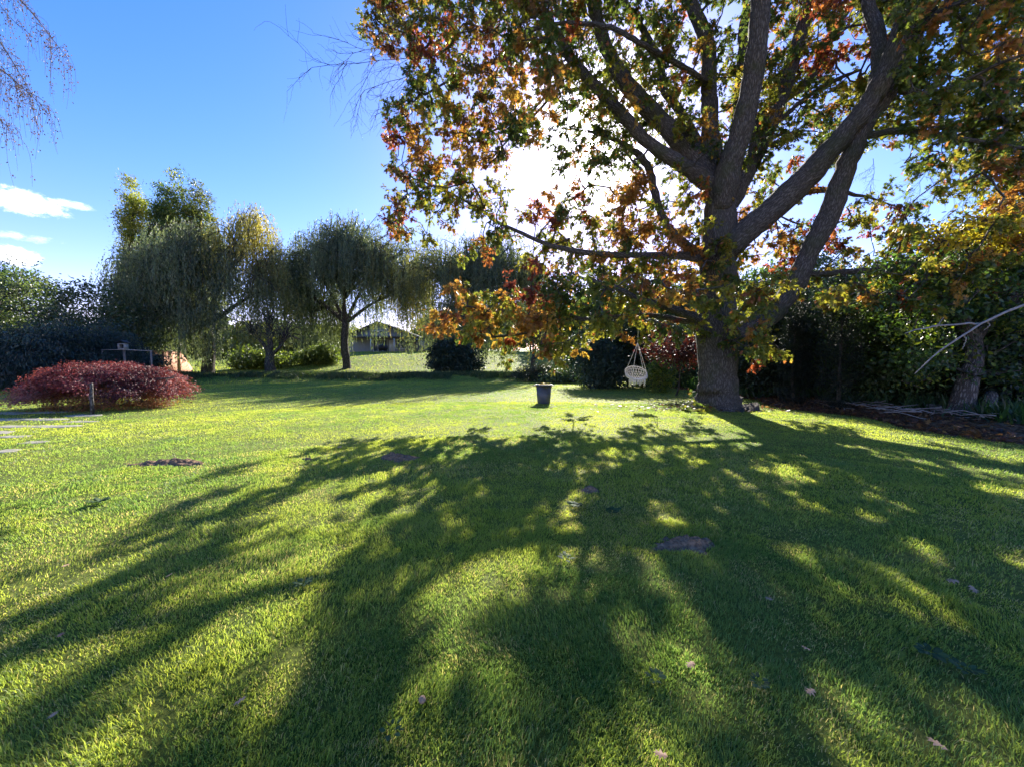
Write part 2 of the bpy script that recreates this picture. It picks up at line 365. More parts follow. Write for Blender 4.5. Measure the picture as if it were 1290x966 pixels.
# ------------------------------------------------------------------ grass
def build_grass():
    P = []; 
    bands = [(.75, 2.2, 26000, 1.15), (2.2, 4.0, 15000, 1.12), (4, 8, 5200, 1.1), (8, 15, 1500, 1.08), (15, 34, 300, 1.05), (34, 70, 22, 1.0)]
    allV = []; allL = []; allS = []; allC = []; off = 0
    for bi, (r0, r1, rho, ha) in enumerate(bands):
        area = ha * (r1 * r1 - r0 * r0); n = int(area * rho)
        r = np.sqrt(rng.uniform(r0 * r0, r1 * r1, n)); a = rng.uniform(-ha, ha, n)
        x = r * np.sin(a); y = r * np.cos(a)
        # clumpiness
        cl = fnoise(x * 6, y * 6, 3, 3); keep = rng.random(n) < np.clip(.45 + (cl - .35) * 2.2, .25, 1)
        keep &= ~((r0 < 12) & (x < -8) & stone_mask(x, y) & (rng.random(n) < .72))
        keep &= ~((x > 9.9 + .35 * np.sin(y * 1.3)) & (y < 24))
        for mx, my, rx, ry, h, lab in MND:
            e = ((x - mx) / rx) ** 2 + ((y - my) / ry) ** 2 + 1.3 * (fnoise(x * 9, y * 9, 8, 3) - .5)
            keep &= ~((e < .75) & (rng.random(n) < .985))
        x, y, r = x[keep], y[keep], r[keep]; n = len(x)
        z = ground_z(x, y)
        big = fnoise(x * .45, y * .45, 11, 3); med = fnoise(x * 2.2, y * 2.2, 21, 3); fine = rng.random(n)
        tall = np.clip(.5 + (fnoise(x * 3.5 + 9, y * 3.5, 31, 3) - .5) * 1.9 + 1.1 * np.clip(fnoise(x * 7 + 3, y * 7, 71, 2) - .66, 0, 1) * 2, 0, 1.3)
        h = (.013 + .024 * tall ** 1.3 + .012 * rng.random(n)) * (1 + .8 * (rng.random(n) < .03)) * (1 if r0 < 30 else 3.5)
        wd = np.maximum(.0013 + .0012 * rng.random(n), r * .00062)
        ld = rng.uniform(0, 2 * np.pi, n) * .35 + 6.28 * fnoise(x * 1.4, y * 1.4, 41, 2) * 1.3 + rng.normal(0, .9, n)
        lean = rng.uniform(.15, .95, n) * h
        fa = rng.uniform(0, 2 * np.pi, n); sx, sy = np.cos(fa) * wd, np.sin(fa) * wd
        base = np.stack([x, y, z - .003], 1); side = np.stack([sx, sy, 0 * sx], 1)
        ln = np.stack([np.cos(ld) * lean, np.sin(ld) * lean, 0 * lean], 1); up = np.stack([0 * h, 0 * h, h], 1)
        tip = base + ln + up * (1 - .25 * (lean / h)[:, None])
        # colour: green / fresh yellow green / straw
        g = np.array([.150, .240, .070]); yg = np.array([.300, .355, .075]); st = np.array([.40, .36, .19]); dk = np.array([.055, .11, .035])
        t1 = np.clip(.56 + (big - .5) * 2.4 + (med - .5) * 1.5 + (fine - .5) * .3, 0, 1)[:, None]
        c = g * (1 - t1) + yg * t1
        s = (rng.random(n) < (.05 + .5 * np.clip(fnoise(x * 1.1, y * 1.1, 55, 3) - .50, 0, 1) * 2 + .25 * (tall < .25)))[:, None]
        c = np.where(s, st * (.7 + .5 * fine[:, None]), c)
        if r0 >= 8: s &= (rng.random(n) < .3)[:, None]; c = np.where(s, c, g * (1 - t1) + yg * t1)
        d = (rng.random(n) < (.12 if r0 < 8 else .04))[:, None]; c = np.where(d, dk, c)
        if r1 <= 8:
            mid = base + ln * .38 + up * .6
            V = np.stack([base - side, base + side, mid - side * .75, mid + side * .75, tip], 1).reshape(-1, 3)
            k = 5; Lp = (np.array([0, 1, 3, 2, 2, 3, 4])[None] + (np.arange(n) * k)[:, None]).ravel(); S = np.tile([4, 3], n)
        else:
            V = np.stack([base - side * 1.2, base + side * 1.2, tip], 1).reshape(-1, 3)
            k = 3; Lp = (np.array([0, 1, 2])[None] + (np.arange(n) * k)[:, None]).ravel(); S = np.tile([3], n)
        allV.append(V); allL.append(Lp + off); allS.append(S); allC.append(np.repeat(c, k, 0)); off += len(V)
    o = mesh_np('grass', np.concatenate(allV), np.concatenate(allL), np.concatenate(allS), M['grass'], colr=np.concatenate(allC))
    tag(o, kind='stuff')
build_grass()

def tuft_stuff(name, pts, h, wd, cols, matk):
    """rough long grass: bunches of blades"""
    pts = np.asarray(pts); n = len(pts); per = 14
    b = np.repeat(pts, per, 0) + rng.normal(0, .09, (n * per, 2)); m = len(b)
    z = ground_z(b[:, 0], b[:, 1]); hh = h * rng.uniform(.5, 1.2, m)
    d = np.stack([rng.normal(0, .45, m), rng.normal(0, .45, m), np.ones(m)], 1)
    lv = Leaves(); cc = np.array(cols)[rng.integers(0, len(cols), m)] * rng.uniform(.7, 1.25, (m, 1))
    T = (np.array([(-wd, 0, 0), (wd, 0, 0), (wd * .7, .6, -.05), (-wd * .7, .6, -.05), (0, 1, -.25)]), [(0, 1, 2, 3), (3, 2, 4)])
    up = rng.normal(0, 1, (m, 3)); lv.add(T, np.column_stack([b, z - .02]), frames(d, up), hh, cc)
    o = lv.build(name, M[matk]); tag(o, kind='stuff'); return o
pts = []
for _ in range(5200):
    x = rng.uniform(-36, 12); y = 30.6 + 1.6 * fnoise(np.array(x * .3), np.array(0.), 2, 2) + abs(rng.normal(0, 1.0))
    if fnoise(np.array(x * .5 + 7), np.array(y * .8), 9, 3) > .40: pts.append((x, y + rng.normal(0, .5)))
tuft_stuff('rough_grass', pts, .42, .035, [(.05, .085, .03), (.08, .10, .04), (.13, .13, .07), (.04, .07, .03)], 'shrub')
pts = [(rng.uniform(9.9, 22), rng.uniform(16, 27)) for _ in range(1100)] + [(rng.uniform(11.6, 26), rng.uniform(7, 18)) for _ in range(900)]
tuft_stuff('undergrowth', pts, .55, .05, [(.04, .08, .03), (.05, .10, .03), (.03, .05, .02)], 'shrub')

# ------------------------------------------------------------------ soil mounds
for mx, my, rx, ry, h, lab in MND:
    n = 64; g = np.linspace(-1.25, 1.25, n); X, Y = np.meshgrid(g, g); rr = np.hypot(X, Y)
    wx, wy = mx + X * rx, my + Y * ry
    e = rr + .95 * (fnoise(wx * 9, wy * 9, 8, 3) - .5)
    Z = ground_z(wx, wy) - .012 + (h * 1.1 + .018) * sstep(1.15, .15, e) * (.35 + 1.2 * fnoise(wx * 22, wy * 22, 14, 4)) 
    V = np.stack([wx - mx, wy - my, Z - gz(mx, my)], -1).reshape(-1, 3)
    i = (np.arange(n - 1)[:, None] * n + np.arange(n - 1)[None]).ravel()
    o = mesh_np('molehill', V, np.stack([i, i + 1, i + n + 1, i + n], 1), np.full(len(i), 4), M['soil'])
    o.location = (mx, my, gz(mx, my)); tag(o, lab, 'molehill', 'bare soil patches in the lawn')

# ------------------------------------------------------------------ trees
def spline(P, n):
    P = np.asarray(P, float); m = len(P)
    if m < 3:
        t = np.linspace(0, 1, n)[:, None]; return P[0] * (1 - t) + P[-1] * t
    Q = np.vstack([2 * P[0] - P[1], P, 2 * P[-1] - P[-2]]); out = []
    for t in np.linspace(0, m - 1 - 1e-6, n):
        i = int(t); f = t - i; a, b, c, d = Q[i:i + 4]
        out.append(.5 * ((2 * b) + (-a + c) * f + (2 * a - 5 * b + 4 * c - d) * f * f + (-a + 3 * b - 3 * c + d) * f ** 3))
    return np.array(out)
def connect(nodes, nrad, targets, keep_r=None, rmin=.006, grow=.0075, wig=.12, bias=None, up=.0):
    """grow a branch net from skeleton nodes to every target; returns list of (path, radii)"""
    nodes = list(map(np.asarray, nodes)); base = len(nodes)
    par = [-1] * base; cnt = [0] * base
    cap = len(nodes) + len(targets) * 6 + 8
    A = np.zeros((cap, 3)); A[:base] = nodes; n = base
    fixed = list(nrad)
    T = np.asarray(targets)
    d0 = np.min(np.linalg.norm(T[:, None, :] - A[None, :base], axis=2), axis=1)
    paths = []
    for ti in np.argsort(d0):
        t = T[ti]; dv = np.linalg.norm(A[:n] - t, axis=1)
        # prefer starting points that lie nearer the trunk, so twigs run outward
        j = int(np.argmin(dv + (0 if bias is None else bias * np.linalg.norm(A[:n] - T.mean(0), axis=1) * 0)))
        s = A[j]; Lh = dv[j]; k = max(2, min(6, int(Lh / .35) + 1))
        off = rng.normal(0, wig, 3) * Lh; pts = [s]; idx = [j]
        for q in range(1, k + 1):
            f = q / k; p = s * (1 - f) + t * f + off * math.sin(math.pi * f) + np.array([0, 0, up * Lh * math.sin(math.pi * f)])
            if q < k: p = p + rng.normal(0, .03 * Lh + .01, 3)
            A[n] = p; par.append(idx[-1]); cnt.append(0); idx.append(n); n += 1; pts.append(p)
        c = idx[-1]
        while c >= 0: cnt[c] += 1; c = par[c]
        paths.append(idx)
    res = []
    for idx in paths:
        rr = [rmin + grow * math.sqrt(cnt[i]) if i >= base else min(fixed[i] * .8, rmin + grow * math.sqrt(cnt[idx[1]]) * 1.25) for i in idx]
        rr[0] = min(rr[0], rr[1] * 1.3)
        res.append((A[idx], np.array(rr)))
    return res

# ---- the big oak
OX, OY = at(903, 515, 12.8)[:2]
def build_oak():
    root = empty('oak_tree', (OX, OY, gz(OX, OY)), 'huge old oak with grey limbs and autumn leaves, standing on the lawn', 'tree')
    b = MB(); nodes = []; nrad = []
    def limb(pts, n=None, sides=12, lobes=0, tip=True):
        """pts: (px, py, width_px, depth)"""
        P = np.array([at(p[0], p[1], p[3]) for p in pts]); r = np.array([p[2] * p[3] / F / 2 * .93 for p in pts])
        n = n or len(pts) * 5
        S = spline(np.column_stack([P, r]), n); Pq, rq = S[:, :3], np.maximum(S[:, 3], .012)
        Pq = Pq + rng.normal(0, .012, Pq.shape) * np.minimum(1, rq / .08)[:, None]
        rq = rq.copy(); (rq.__setitem__(slice(0, 4), rq[:4] * np.array([.72, .8, .88, .95])) if not lobes else None); kn = 1 + .10 * (fnoise(np.arange(n) * .55 + pts[0][0], np.arange(n) * 0. + pts[-1][1], 3, 2) - .5) * 2; b.tube(Pq, rq * kn, sides + 4, rough=.09, lobes=lobes)
        for i in range(0, n): nodes.append(Pq[i]); nrad.append(rq[i])
        return Pq
    D = 12.8
    # trunk with root flare
    base = at(903, 519, D); zz = gz(OX, OY)
    TP = [(905, 525, 98, D), (904, 517, 70, D), (903, 505, 56, D), (903, 490, 51, D), (903, 465, 48, D), (903, 430, 48, D), (902, 400, 48, D), (903, 370, 46, D),
          (905, 340, 44, D), (906, 310, 42, D), (907, 285, 40, D), (907, 262, 37, D), (908, 240, 32, D), (908, 226, 14, D)]
    limb(TP, 46, 28, lobes=.15)
    g = 0
    # limbs (px, py, width px, depth)
    limb([(905, 262, 34, 12.8), (893, 232, 26, 12.7), (866, 212, 19, 12.7), (820, 183, 16, 12.8), (773, 134, 15, 13), (757, 116, 14, 13), (720, 75, 13, 13.2), (699, 40, 12, 13.3), (680, 14, 11, 13.4), (650, -25, 9, 13.5), (610, -60, 5, 13.6)])
    limb([(906, 258, 34, 12.8), (891, 222, 28, 13), (854, 177, 24, 13.2), (820, 140, 22, 13.3), (789, 106, 20, 13.4), (767, 68, 17, 13.5), (754, 31, 15, 13.5), (744, -5, 13, 13.5), (735, -60, 8, 13.5)])
    limb([(895, 215, 16, 13.2), (875, 172, 12, 13.8), (851, 133, 11, 14.2), (834, 110, 10, 14.4), (831, 78, 9, 14.5), (813, 43, 8, 14.5), (796, 18, 7, 14.6), (770, -30, 5, 14.6)])
    limb([(893, 104, 9, 13.2), (854, 81, 7, 12.8), (826, 67, 7, 12.4), (798, 50, 6, 12), (764, 34, 6, 12.2), (700, 30, 4, 12.8), (640, 45, 3, 13.4)])
    limb([(906, 262, 34, 12.9), (899, 215, 24, 13.2), (894, 140, 20, 13.4), (893, 109, 19, 13.5), (893, 71, 18, 13.6), (884, 37, 17, 13.7), (868, -2, 15, 13.8), (850, -60, 10, 14)])
    limb([(925, 200, 20, 13.6), (933, 120, 16, 14.2), (938, 47, 15, 14.6), (945, -5, 13, 14.8), (950, -60, 9, 15)])
    limb([(908, 264, 36, 12.6), (917, 217, 30, 12.3), (931, 175, 27, 12), (944, 124, 26, 11.7), (953, 62, 24, 11.4), (959, -5, 22, 11.2), (962, -70, 16, 11)])
    limb([(909, 270, 34, 12.9), (935, 226, 24, 13.1), (953, 192, 22, 13.3), (972, 149, 21, 13.5), (990, 102, 19, 13.7), (1010, 40, 17, 13.9), (1021, -5, 15, 14), (1030, -60, 10, 14)])
    limb([(945, 205, 10, 13.4), (958, 145, 11, 14), (1000, 118, 10, 14.6), (1034, 78, 10, 15), (1050, 37, 10, 15.2), (1080, -5, 8, 15.4), (1110, -60, 5, 15.6)])
    limb([(972, 162, 6, 13.4), (1010, 128, 5, 13.2), (1045, 105, 5, 13), (1085, 88, 3, 12.8)])
    limb([(907, 325, 34, 12.7), (925, 306, 32, 12.5), (955, 280, 32, 12.2), (991, 248, 32, 11.9), (1022, 217, 31, 11.6), (1047, 188, 27, 11.3), (1078, 152, 25, 11), (1098, 125, 23, 10.8), (1115, 93, 23, 10.6), (1134, 46, 22, 10.4), (1146, -5, 20, 10.2), (1155, -60, 16, 10)])
    limb([(1098, 130, 20, 10.8), (1108, 95, 20, 10.9), (1106, 45, 16, 11.2), (1092, 0, 13, 11.5), (1085, -50, 9, 11.7)])
    limb([(912, 428, 30, 12.75), (935, 418, 28, 12.6), (969, 398, 26, 12.4), (991, 374, 25, 12.2), (1007, 345, 25, 12), (1022, 313, 24, 11.8), (1044, 272, 25, 11.6), (1062, 222, 24, 11.4), (1078, 180, 23, 11.2), (1093, 150, 22, 11.1), (1122, 112, 21, 11), (1143, 70, 20, 11), (1155, 20, 19, 11), (1165, -50, 15, 11)])
    limb([(905, 290, 12, 13), (930, 288, 13, 13.6), (955, 268, 14, 14.4), (985, 252, 13, 15), (1030, 240, 8, 15.6), (1080, 246, 4, 16), (1135, 262, 1.2, 16)])
    limb([(1000, 345, 9, 12), (1030, 346, 6, 12), (1053, 344, 7, 12), (1093, 341, 7, 11.8), (1131, 335, 6, 11.6), (1162, 322, 6, 11.4), (1208, 294, 5, 11), (1260, 270, 3, 10.6)])
    limb([(1120, 110, 10, 11), (1160, 120, 7, 10.6), (1200, 110, 6, 10), (1260, 80, 4, 9.4), (1320, 60, 3, 9)])
    limb([(1080, 175, 10, 11.2), (1130, 165, 8, 10.8), (1180, 170, 6, 10.3), (1240, 180, 5, 9.8), (1320, 190, 3, 9.3)])
    limb([(1150, 40, 14, 10.6), (1200, 10, 10, 10), (1270, -10, 6, 9.4), (1350, -20, 4, 9)])
    limb([(900, 402, 14, 12.7), (878, 400, 12, 12.5), (858, 394, 11, 12.2), (832, 384, 9, 11.8), (806, 378, 8, 11.4), (770, 360, 6, 11), (730, 350, 4, 10.6)])
    limb([(890, 408, 10, 12.6), (860, 404, 8, 12.9), (820, 398, 7, 13), (767, 400, 6, 12.6), (736, 403, 6, 12.2), (710, 396, 6, 11.9), (684, 404, 5, 11.6), (668, 418, 4, 11.4), (620, 425, 3, 11.2)])
    limb([(900, 330, 14, 12.6), (850, 322, 10, 12.4), (780, 322, 8, 12.3), (735, 318, 7, 12.5), (689, 308, 6, 12.8), (664, 297, 5, 13), (627, 280, 4, 13.4), (604, 264, 3, 13.7), (560, 240, 2.4, 14), (520, 225, 2, 14)])
    limb([(890, 325, 14, 12.9), (850, 298, 11, 13.3), (832, 267, 10, 13.6), (823, 236, 10, 13.8), (817, 211, 9, 13.9), (798, 190, 8, 14), (770, 175, 5, 14), (740, 165, 3, 14)])
    limb([(700, 45, 8, 13.3), (660, 60, 5, 13.5), (620, 80, 4, 13.8), (570, 100, 3, 14), (535, 120, 3, 14)])
    limb([(720, 78, 5, 13.2), (705, 100, 4, 13.2), (680, 130, 3, 13.4), (650, 165, 2.4, 13.6), (620, 200, 2, 13.8)])
    tr = attach(b.build('trunk', M['bark'], smooth=True), root)
    # foliage: how thick the crown is and what it has turned to, over the crown's face
    dens = ["006688777788777765787776678888", "007886777888777777677766567778", "006776567776666424666545876888", "004877767765556523455545865788",
            "000477557875775335655636854788", "000377666777677644665667665788", "000577676556765556646776577998", "000656778116774456643677568998",
            "000266560026654444322541357878", "000566650025565433431100103567", "000766731245675645642122300158", "000734165278887663224344500378",
            "000000123678887666543355551567", "000000111588998866533456643330", "000003744788888755531635510000", "000007876774345412310110000000",
            "000000023340000002550000000000", "000000000000000000000000000000"]
    tint = ["bbggbgggggrygggy", "bbrbggggggrrgyoo", "bggoogygyygygggo", "rroogggygggggggy", "bbyyrgoyoyoygyoo", "rryyyyooyoryyoyy", "oooorgyoyyyyyggg", "oooooyygyygyyyyg", "ooooooyyyyyyyyyy"]
    pal = {'g': [(.080, .115, .032), (.105, .135, .034), (.058, .088, .032)], 'y': [(.18, .185, .035), (.23, .215, .04), (.13, .15, .032)],
           'o': [(.30, .15, .045), (.34, .21, .055), (.24, .11, .035)], 'r': [(.25, .065, .04), (.28, .10, .045), (.18, .045, .035)], 'b': [(.15, .08, .04), (.17, .065, .04), (.11, .095, .04)]}
    cl = []; ccol = []
    px0 = lambda i: 400 + 30 * i
    def colour(px, py):
        i = int(np.clip((px - 400) / 60, 0, 15)); j = int(np.clip((py + 30) / 60, 0, 8)); k = tint[j][i]
        if rng.random() < .38: k = rng.choice(list('gggyyyoor' if px < 900 or py > 200 else 'ggggyyo'))
        p = pal[k]; return np.array(p[rng.integers(0, len(p))])
    for j, row in enumerate(dens):
        for i, ch in enumerate(row):
            lam = int(ch) ** 1.25 * (.60 if px0(i) < 1130 else .46); n = rng.poisson(lam) if int(ch) < 6 else int(lam + .5)
            for _ in range(n):
                px = 400 + 30 * i + rng.uniform(0, 30); py = -60 + 30 * j + rng.uniform(0, 30)
                lat = (px - CX) / F * 12.8 - OX; dep = math.sqrt(max(1.5, 11.5 ** 2 - lat * lat)); dep = min(dep, 4.2)
                if px < 640 and py < 350: c0 = 14.0; dep = min(dep, 2.2)
                elif py > 350 and px < 720: c0 = 11.2; dep = 1.6
                elif px > 1130: c0 = 11.0; dep = min(dep, 2.6)
                else: c0 = 12.6
                Y = c0 + (rng.uniform(-.25, .8) * dep + .25 if 700 < px < 1130 and py < 345 else rng.uniform(-dep, dep) * .75)
                cl.append(at(px, py, Y)); ccol.append(colour(px, py))
    # the unseen top, right side and back of the crown, thinner
    for _ in range(420):
        a, e = rng.uniform(0, 2 * math.pi), rng.uniform(.35, 1.45)
        rr = 10.5 * rng.uniform(.8, 1.02)
        p = np.array([OX + rr * math.cos(a) * math.cos(e), OY + 1 + .8 * rr * math.sin(a) * math.cos(e), 7.5 + 9.5 * math.sin(e)])
        u = p[0] / p[1] * F + CX; v = HOR - (p[2] - EYE) / p[1] * F
        if p[1] < 5 or (v > -70 and 380 < u < 1310): continue
        cl.append(p); ccol.append(np.array(pal[rng.choice(list('ggyyo'))][0]))
    # sprouts on and round the trunk
    spr = [(925, 430, 12.1, 'g'), (940, 437, 12.0, 'g'), (912, 426, 12.1, 'g'), (963, 425, 12.0, 'y'), (970, 434, 12.0, 'y'), (982, 440, 12.0, 'y'), (955, 440, 12, 'g'), (868, 510, 12.0, 'g'), (885, 508, 12.1, 'y'),
           (915, 345, 12.2, 'g'), (900, 330, 12.1, 'g'), (925, 350, 12.2, 'g'), (935, 315, 12.4, 'y'), (905, 300, 12.2, 'g'), (880, 345, 12.3, 'y')]
    for px, py, Y, k in spr: cl.append(at(px, py, Y)); ccol.append(np.array(pal[k][0]))
    cl = np.array(cl); ccol = np.array(ccol)
    tw = MB()
    for P_, r_ in connect(nodes, nrad, cl, wig=.10): tw.tube(P_, r_, 5 if r_[0] > .02 else 3, cap=False)
    lv = Leaves(); cpt = np.array([OX, OY, 7.0])
    nt_ = 7; nc = len(cl)
    dirs = norm(np.repeat(norm(cl - cpt) * .55 + np.array([0, 0, -.35]), nt_, 0) + rng.normal(0, .75, (nc * nt_, 3)))
    ln_ = rng.uniform(.16, .46, nc * nt_); st = np.repeat(cl, nt_, 0) + rng.normal(0, .05, (nc * nt_, 3)); en = st + dirs * ln_[:, None]
    # little twigs as thin three-sided rods
    q = norm(np.cross(dirs, rng.normal(0, 1, dirs.shape))); q2 = np.cross(dirs, q); rr = .004
    V = np.stack([st + q * rr, st - q * rr * .5 + q2 * rr * .8, st - q * rr * .5 - q2 * rr * .8, en], 1).reshape(-1, 3)
    Lp = (np.array([0, 1, 3, 1, 2, 3, 2, 0, 3])[None] + (np.arange(len(st)) * 4)[:, None]).ravel()
    # leaves along the twigs
    per = 12; m = len(st) * per; f = rng.uniform(.35, 1.05, m)[:, None]
    pos = np.repeat(st, per, 0) * (1 - f) + np.repeat(en, per, 0) * f + rng.normal(0, .03, (m, 3))
    d = norm(np.repeat(dirs, per, 0) * .8 + rng.normal(0, .7, (m, 3)) + np.array([0, 0, -.45]))
    nrm_ = norm(rng.normal(0, .75, (m, 3)) + np.array([0, 0, .9]))
    cc = np.repeat(np.repeat(ccol, nt_, 0), per, 0)
    other = np.array([pal['g'][0], pal['y'][0], pal['o'][1], pal['r'][1]])[rng.integers(0, 4, m)]
    sw = rng.random(m) < .16; cc = np.where(sw[:, None], other, cc) * rng.uniform(.65, 1.35, (m, 1))
    lv.add(OAK, pos, frames(d, nrm_), rng.uniform(.095, .175, m), cc)
    attach(lv.build('crown', M['leaf']), root)
    # bare twigs reaching out into the sky at the crown's left edge
    rg = np.random.default_rng(5)
    def bare(p0, d0, L0, r0, depth):
        k = 6; P_ = [p0]; d_ = d0
        for q in range(k):
            d_ = norm(d_ + rg.normal(0, .10 if depth > 1 else .2, 3) + np.array([0, 0, -.05])); P_.append(P_[-1] + d_ * L0 / k)
        tw.tube(np.array(P_), np.linspace(r0, r0 * .5, k + 1), 3, cap=False)
        if depth > 0:
            for q in range(1, k + 1):
                for _ in range(2 if rg.random() < .5 else 1):
                    bare(P_[q], norm(d_ + rg.normal(0, .5, 3)), L0 * rg.uniform(.35, .6), r0 * .6, depth - 1)
    for (a, b_) in (((545, 70), (440, 45)), ((550, 85), (450, 100)), ((545, 95), (480, 130)), ((540, 75), (412, 78))):
        p0 = at(*a, 13.9); p1 = at(*b_, 13.8); bare(p0, norm(p1 - p0), np.linalg.norm(p1 - p0) * .95, .014, 2)
    for (a, b_, Y) in (((1180, 200), (1150, 245), 11), ((1100, 200), (1110, 235), 12), ((1230, 190), (1160, 260), 10.5), ((1250, 210), (1190, 270), 10.5), ((860, 60), (845, 30), 13.5), ((660, 150), (635, 190), 10.2)):
        p0 = at(*a, Y); p1 = at(*b_, Y); bare(p0, norm(p1 - p0), np.linalg.norm(p1 - p0), .008, 2)
    tw.V.append(V); tw.B.append(V); n0 = tw.n; tw.L.extend((Lp + n0).tolist()); tw.S.extend([3] * (len(st) * 3)); tw.n += len(V)
    attach(tw.build('twigs', M['bark'], smooth=True), root)
build_oak()

# ---- weeping willows
def willow(x, y, h, lobes, pal, label, trunk_r=.45, fork=.3, ns=20, leafs=26, size=.24, zmin=1.2, lean=0, name='willow_tree', trunk_name=True, density=1.0, group='weeping willows beyond the lawn'):
    z0 = gz(x, y); root = empty(name, (x, y, z0), label, 'tree', group)
    b = MB(); zf = z0 + h * fork
    P0 = np.array([x, y, z0 - .15]); Pf = np.array([x + lean, y, zf])
    tp = spline(np.array([P0, P0 + (0, 0, .6), P0 * .5 + Pf * .5 + rng.normal(0, .12, 3), Pf]), 12); tr = np.linspace(1, .7, 12) * trunk_r; tr[0] *= 1.45; tr[1] *= 1.15
    b.tube(tp, tr, 12, rough=.16)
    lv = Leaves(); allp = []; alld = []; allc = []; alls = []
    for (dx, dy, cz, rx, ry, rz, pc, *zl) in lobes:
        zm = zl[0] if zl else zmin
        C = np.array([x + dx, y + dy, z0 + cz])
        mid = Pf * .55 + C * .45 + np.array([0, 0, .12 * h]) * .3 + rng.normal(0, .25, 3)
        lp = spline(np.array([Pf - (0, 0, .3), mid, C]), 10); b.tube(lp, np.linspace(trunk_r * .45, .06, 10), 7, rough=.1)
        nb = int(12 + rx * 8.5)
        for k in range(nb):
            a = rng.uniform(0, 2 * math.pi); e = rng.uniform(-.25, 1.4)
            f = rng.uniform(.55, 1.03)
            tip = C + np.array([rx * math.cos(a) * math.cos(e), ry * math.sin(a) * math.cos(e), rz * math.sin(e)]) * f
            st = lp[rng.integers(5, 10)]
            mp = (st + tip) / 2 + np.array([0, 0, .22 * rz])
            bp = spline(np.array([st, mp, tip, tip + np.array([math.cos(a), math.sin(a), -1.2]) * .35]), 9)
            b.tube(bp, np.linspace(.06, .012, 9), 4, cap=False)
            n = int(ns * .88 * density * rng.uniform(.6, 1.3))
            t = rng.uniform(.3, 1, n) ** .8; S = bp[np.clip((t * 8).astype(int), 0, 8)] + rng.normal(0, .38, (n, 3))
            ln = rng.uniform(.25, 1, n) * rng.uniform(2.8, 7.6) * (h / 17); ln = np.minimum(ln, np.maximum(.5, S[:, 2] - z0 - rng.uniform(zm * .6, zm * 1.6, n)))
            m = np.maximum(5, (leafs * ln / 3).astype(int)); idx = np.repeat(np.arange(n), m); tt = rng.random(len(idx))
            out_ = np.array([math.cos(a), math.sin(a), 0])
            ph = rng.uniform(0, 6, n)[idx]
            p = S[idx] + out_ * (.30 * np.sqrt(tt))[:, None] + np.array([0, 0, -1]) * (tt * ln[idx])[:, None]
            p[:, 0] += .07 * np.sin(tt * 5 + ph) + rng.normal(0, .035, len(idx)); p[:, 1] += .07 * np.cos(tt * 4 + ph) + rng.normal(0, .035, len(idx))
            d = np.stack([rng.normal(0, .33, len(idx)), rng.normal(0, .33, len(idx)), -np.ones(len(idx))], 1)
            base_c = np.array(pal[pc][rng.integers(0, len(pal[pc]))]); sc = rng.uniform(.75, 1.25)
            allp.append(p); alld.append(d); allc.append(base_c * sc * rng.uniform(.7, 1.35, (len(idx), 1)) ); alls.append(rng.uniform(.7, 1.3, len(idx)) * size)
    p = np.concatenate(allp); d = np.concatenate(alld); c = np.concatenate(allc); s = np.concatenate(alls)
    lv.add(WILLOW, p, frames(d, rng.normal(0, 1, p.shape)), s, c)
    attach(b.build('trunk', M['bark_dark'], smooth=True), root); attach(lv.build('crown', M['willow']), root)
    return root
WP = {'g': [(.115, .145, .10), (.14, .17, .105), (.095, .125, .085)], 'y': [(.27, .24, .07), (.31, .26, .075), (.21, .20, .06)], 'm': [(.17, .18, .08), (.20, .20, .085), (.13, .15, .08)]}
def wat(px, D): return (px - CX) / F * D
# (dx, dy, cz, rx, ry, rz, palette)
willow(wat(437, 44), 44, 18, [(.8, 0, 9.4, 9.0, 4.8, 7.8, 'g', 1.8), (-3.4, 0, 11.2, 4.2, 3.2, 4.6, 'g', 3), (1.4, -1, 12.4, 4.6, 3.2, 4.6, 'g', 3.4), (5.2, 0, 11.0, 4.0, 3.2, 4.4, 'm', 3.8), (-4, 1, 6.5, 4.4, 3, 3.5, 'g', 1.4), (-6.0, 0, 8.5, 2.2, 2.4, 4.2, 'g', 2.2), (7.8, 0, 9.2, 2.0, 2.4, 3.6, 'y', 2.6)], WP,
       'broad grey green weeping willow in front of the distant house', trunk_r=.5, fork=.30, zmin=1.8, ns=21)
willow(wat(262, 38), 38, 17, [(-1, 0, 8.2, 8.4, 4, 6.6, 'g', 1.2), (-2, -1, 5.4, 6, 3, 3, 'g', .8), (-4.5, -.6, 9.5, 3.4, 3, 3.4, 'g'), (0, -1.5, 10.8, 3.6, 3, 3.6, 'g'), (4.4, 0, 12.4, 3.0, 3, 4.2, 'y'), (6.4, 0, 8.4, 2.2, 2.4, 4.0, 'm'), (-7.4, 0, 6.8, 2.0, 2.4, 4.2, 'g')], WP,
       'dense weeping willow with yellowing right side, below the tall poplars at left', trunk_r=.6, fork=.28, ns=22, zmin=1.0)
willow(wat(590, 42), 42, 16, [(1, 0, 8.6, 8.0, 4, 6.4, 'g', .8), (0, -1, 5.4, 6, 3, 3, 'g', .5), (-3.0, 0, 10.0, 4.4, 3, 4.4, 'm'), (3.0, -.5, 10.6, 4.8, 3, 4.2, 'g'), (6.0, 0, 9.0, 3.6, 3, 4.0, 'm')], WP,
       'blue green weeping willow behind the orange oak leaves', trunk_r=.5, fork=.3, ns=22, zmin=.6)
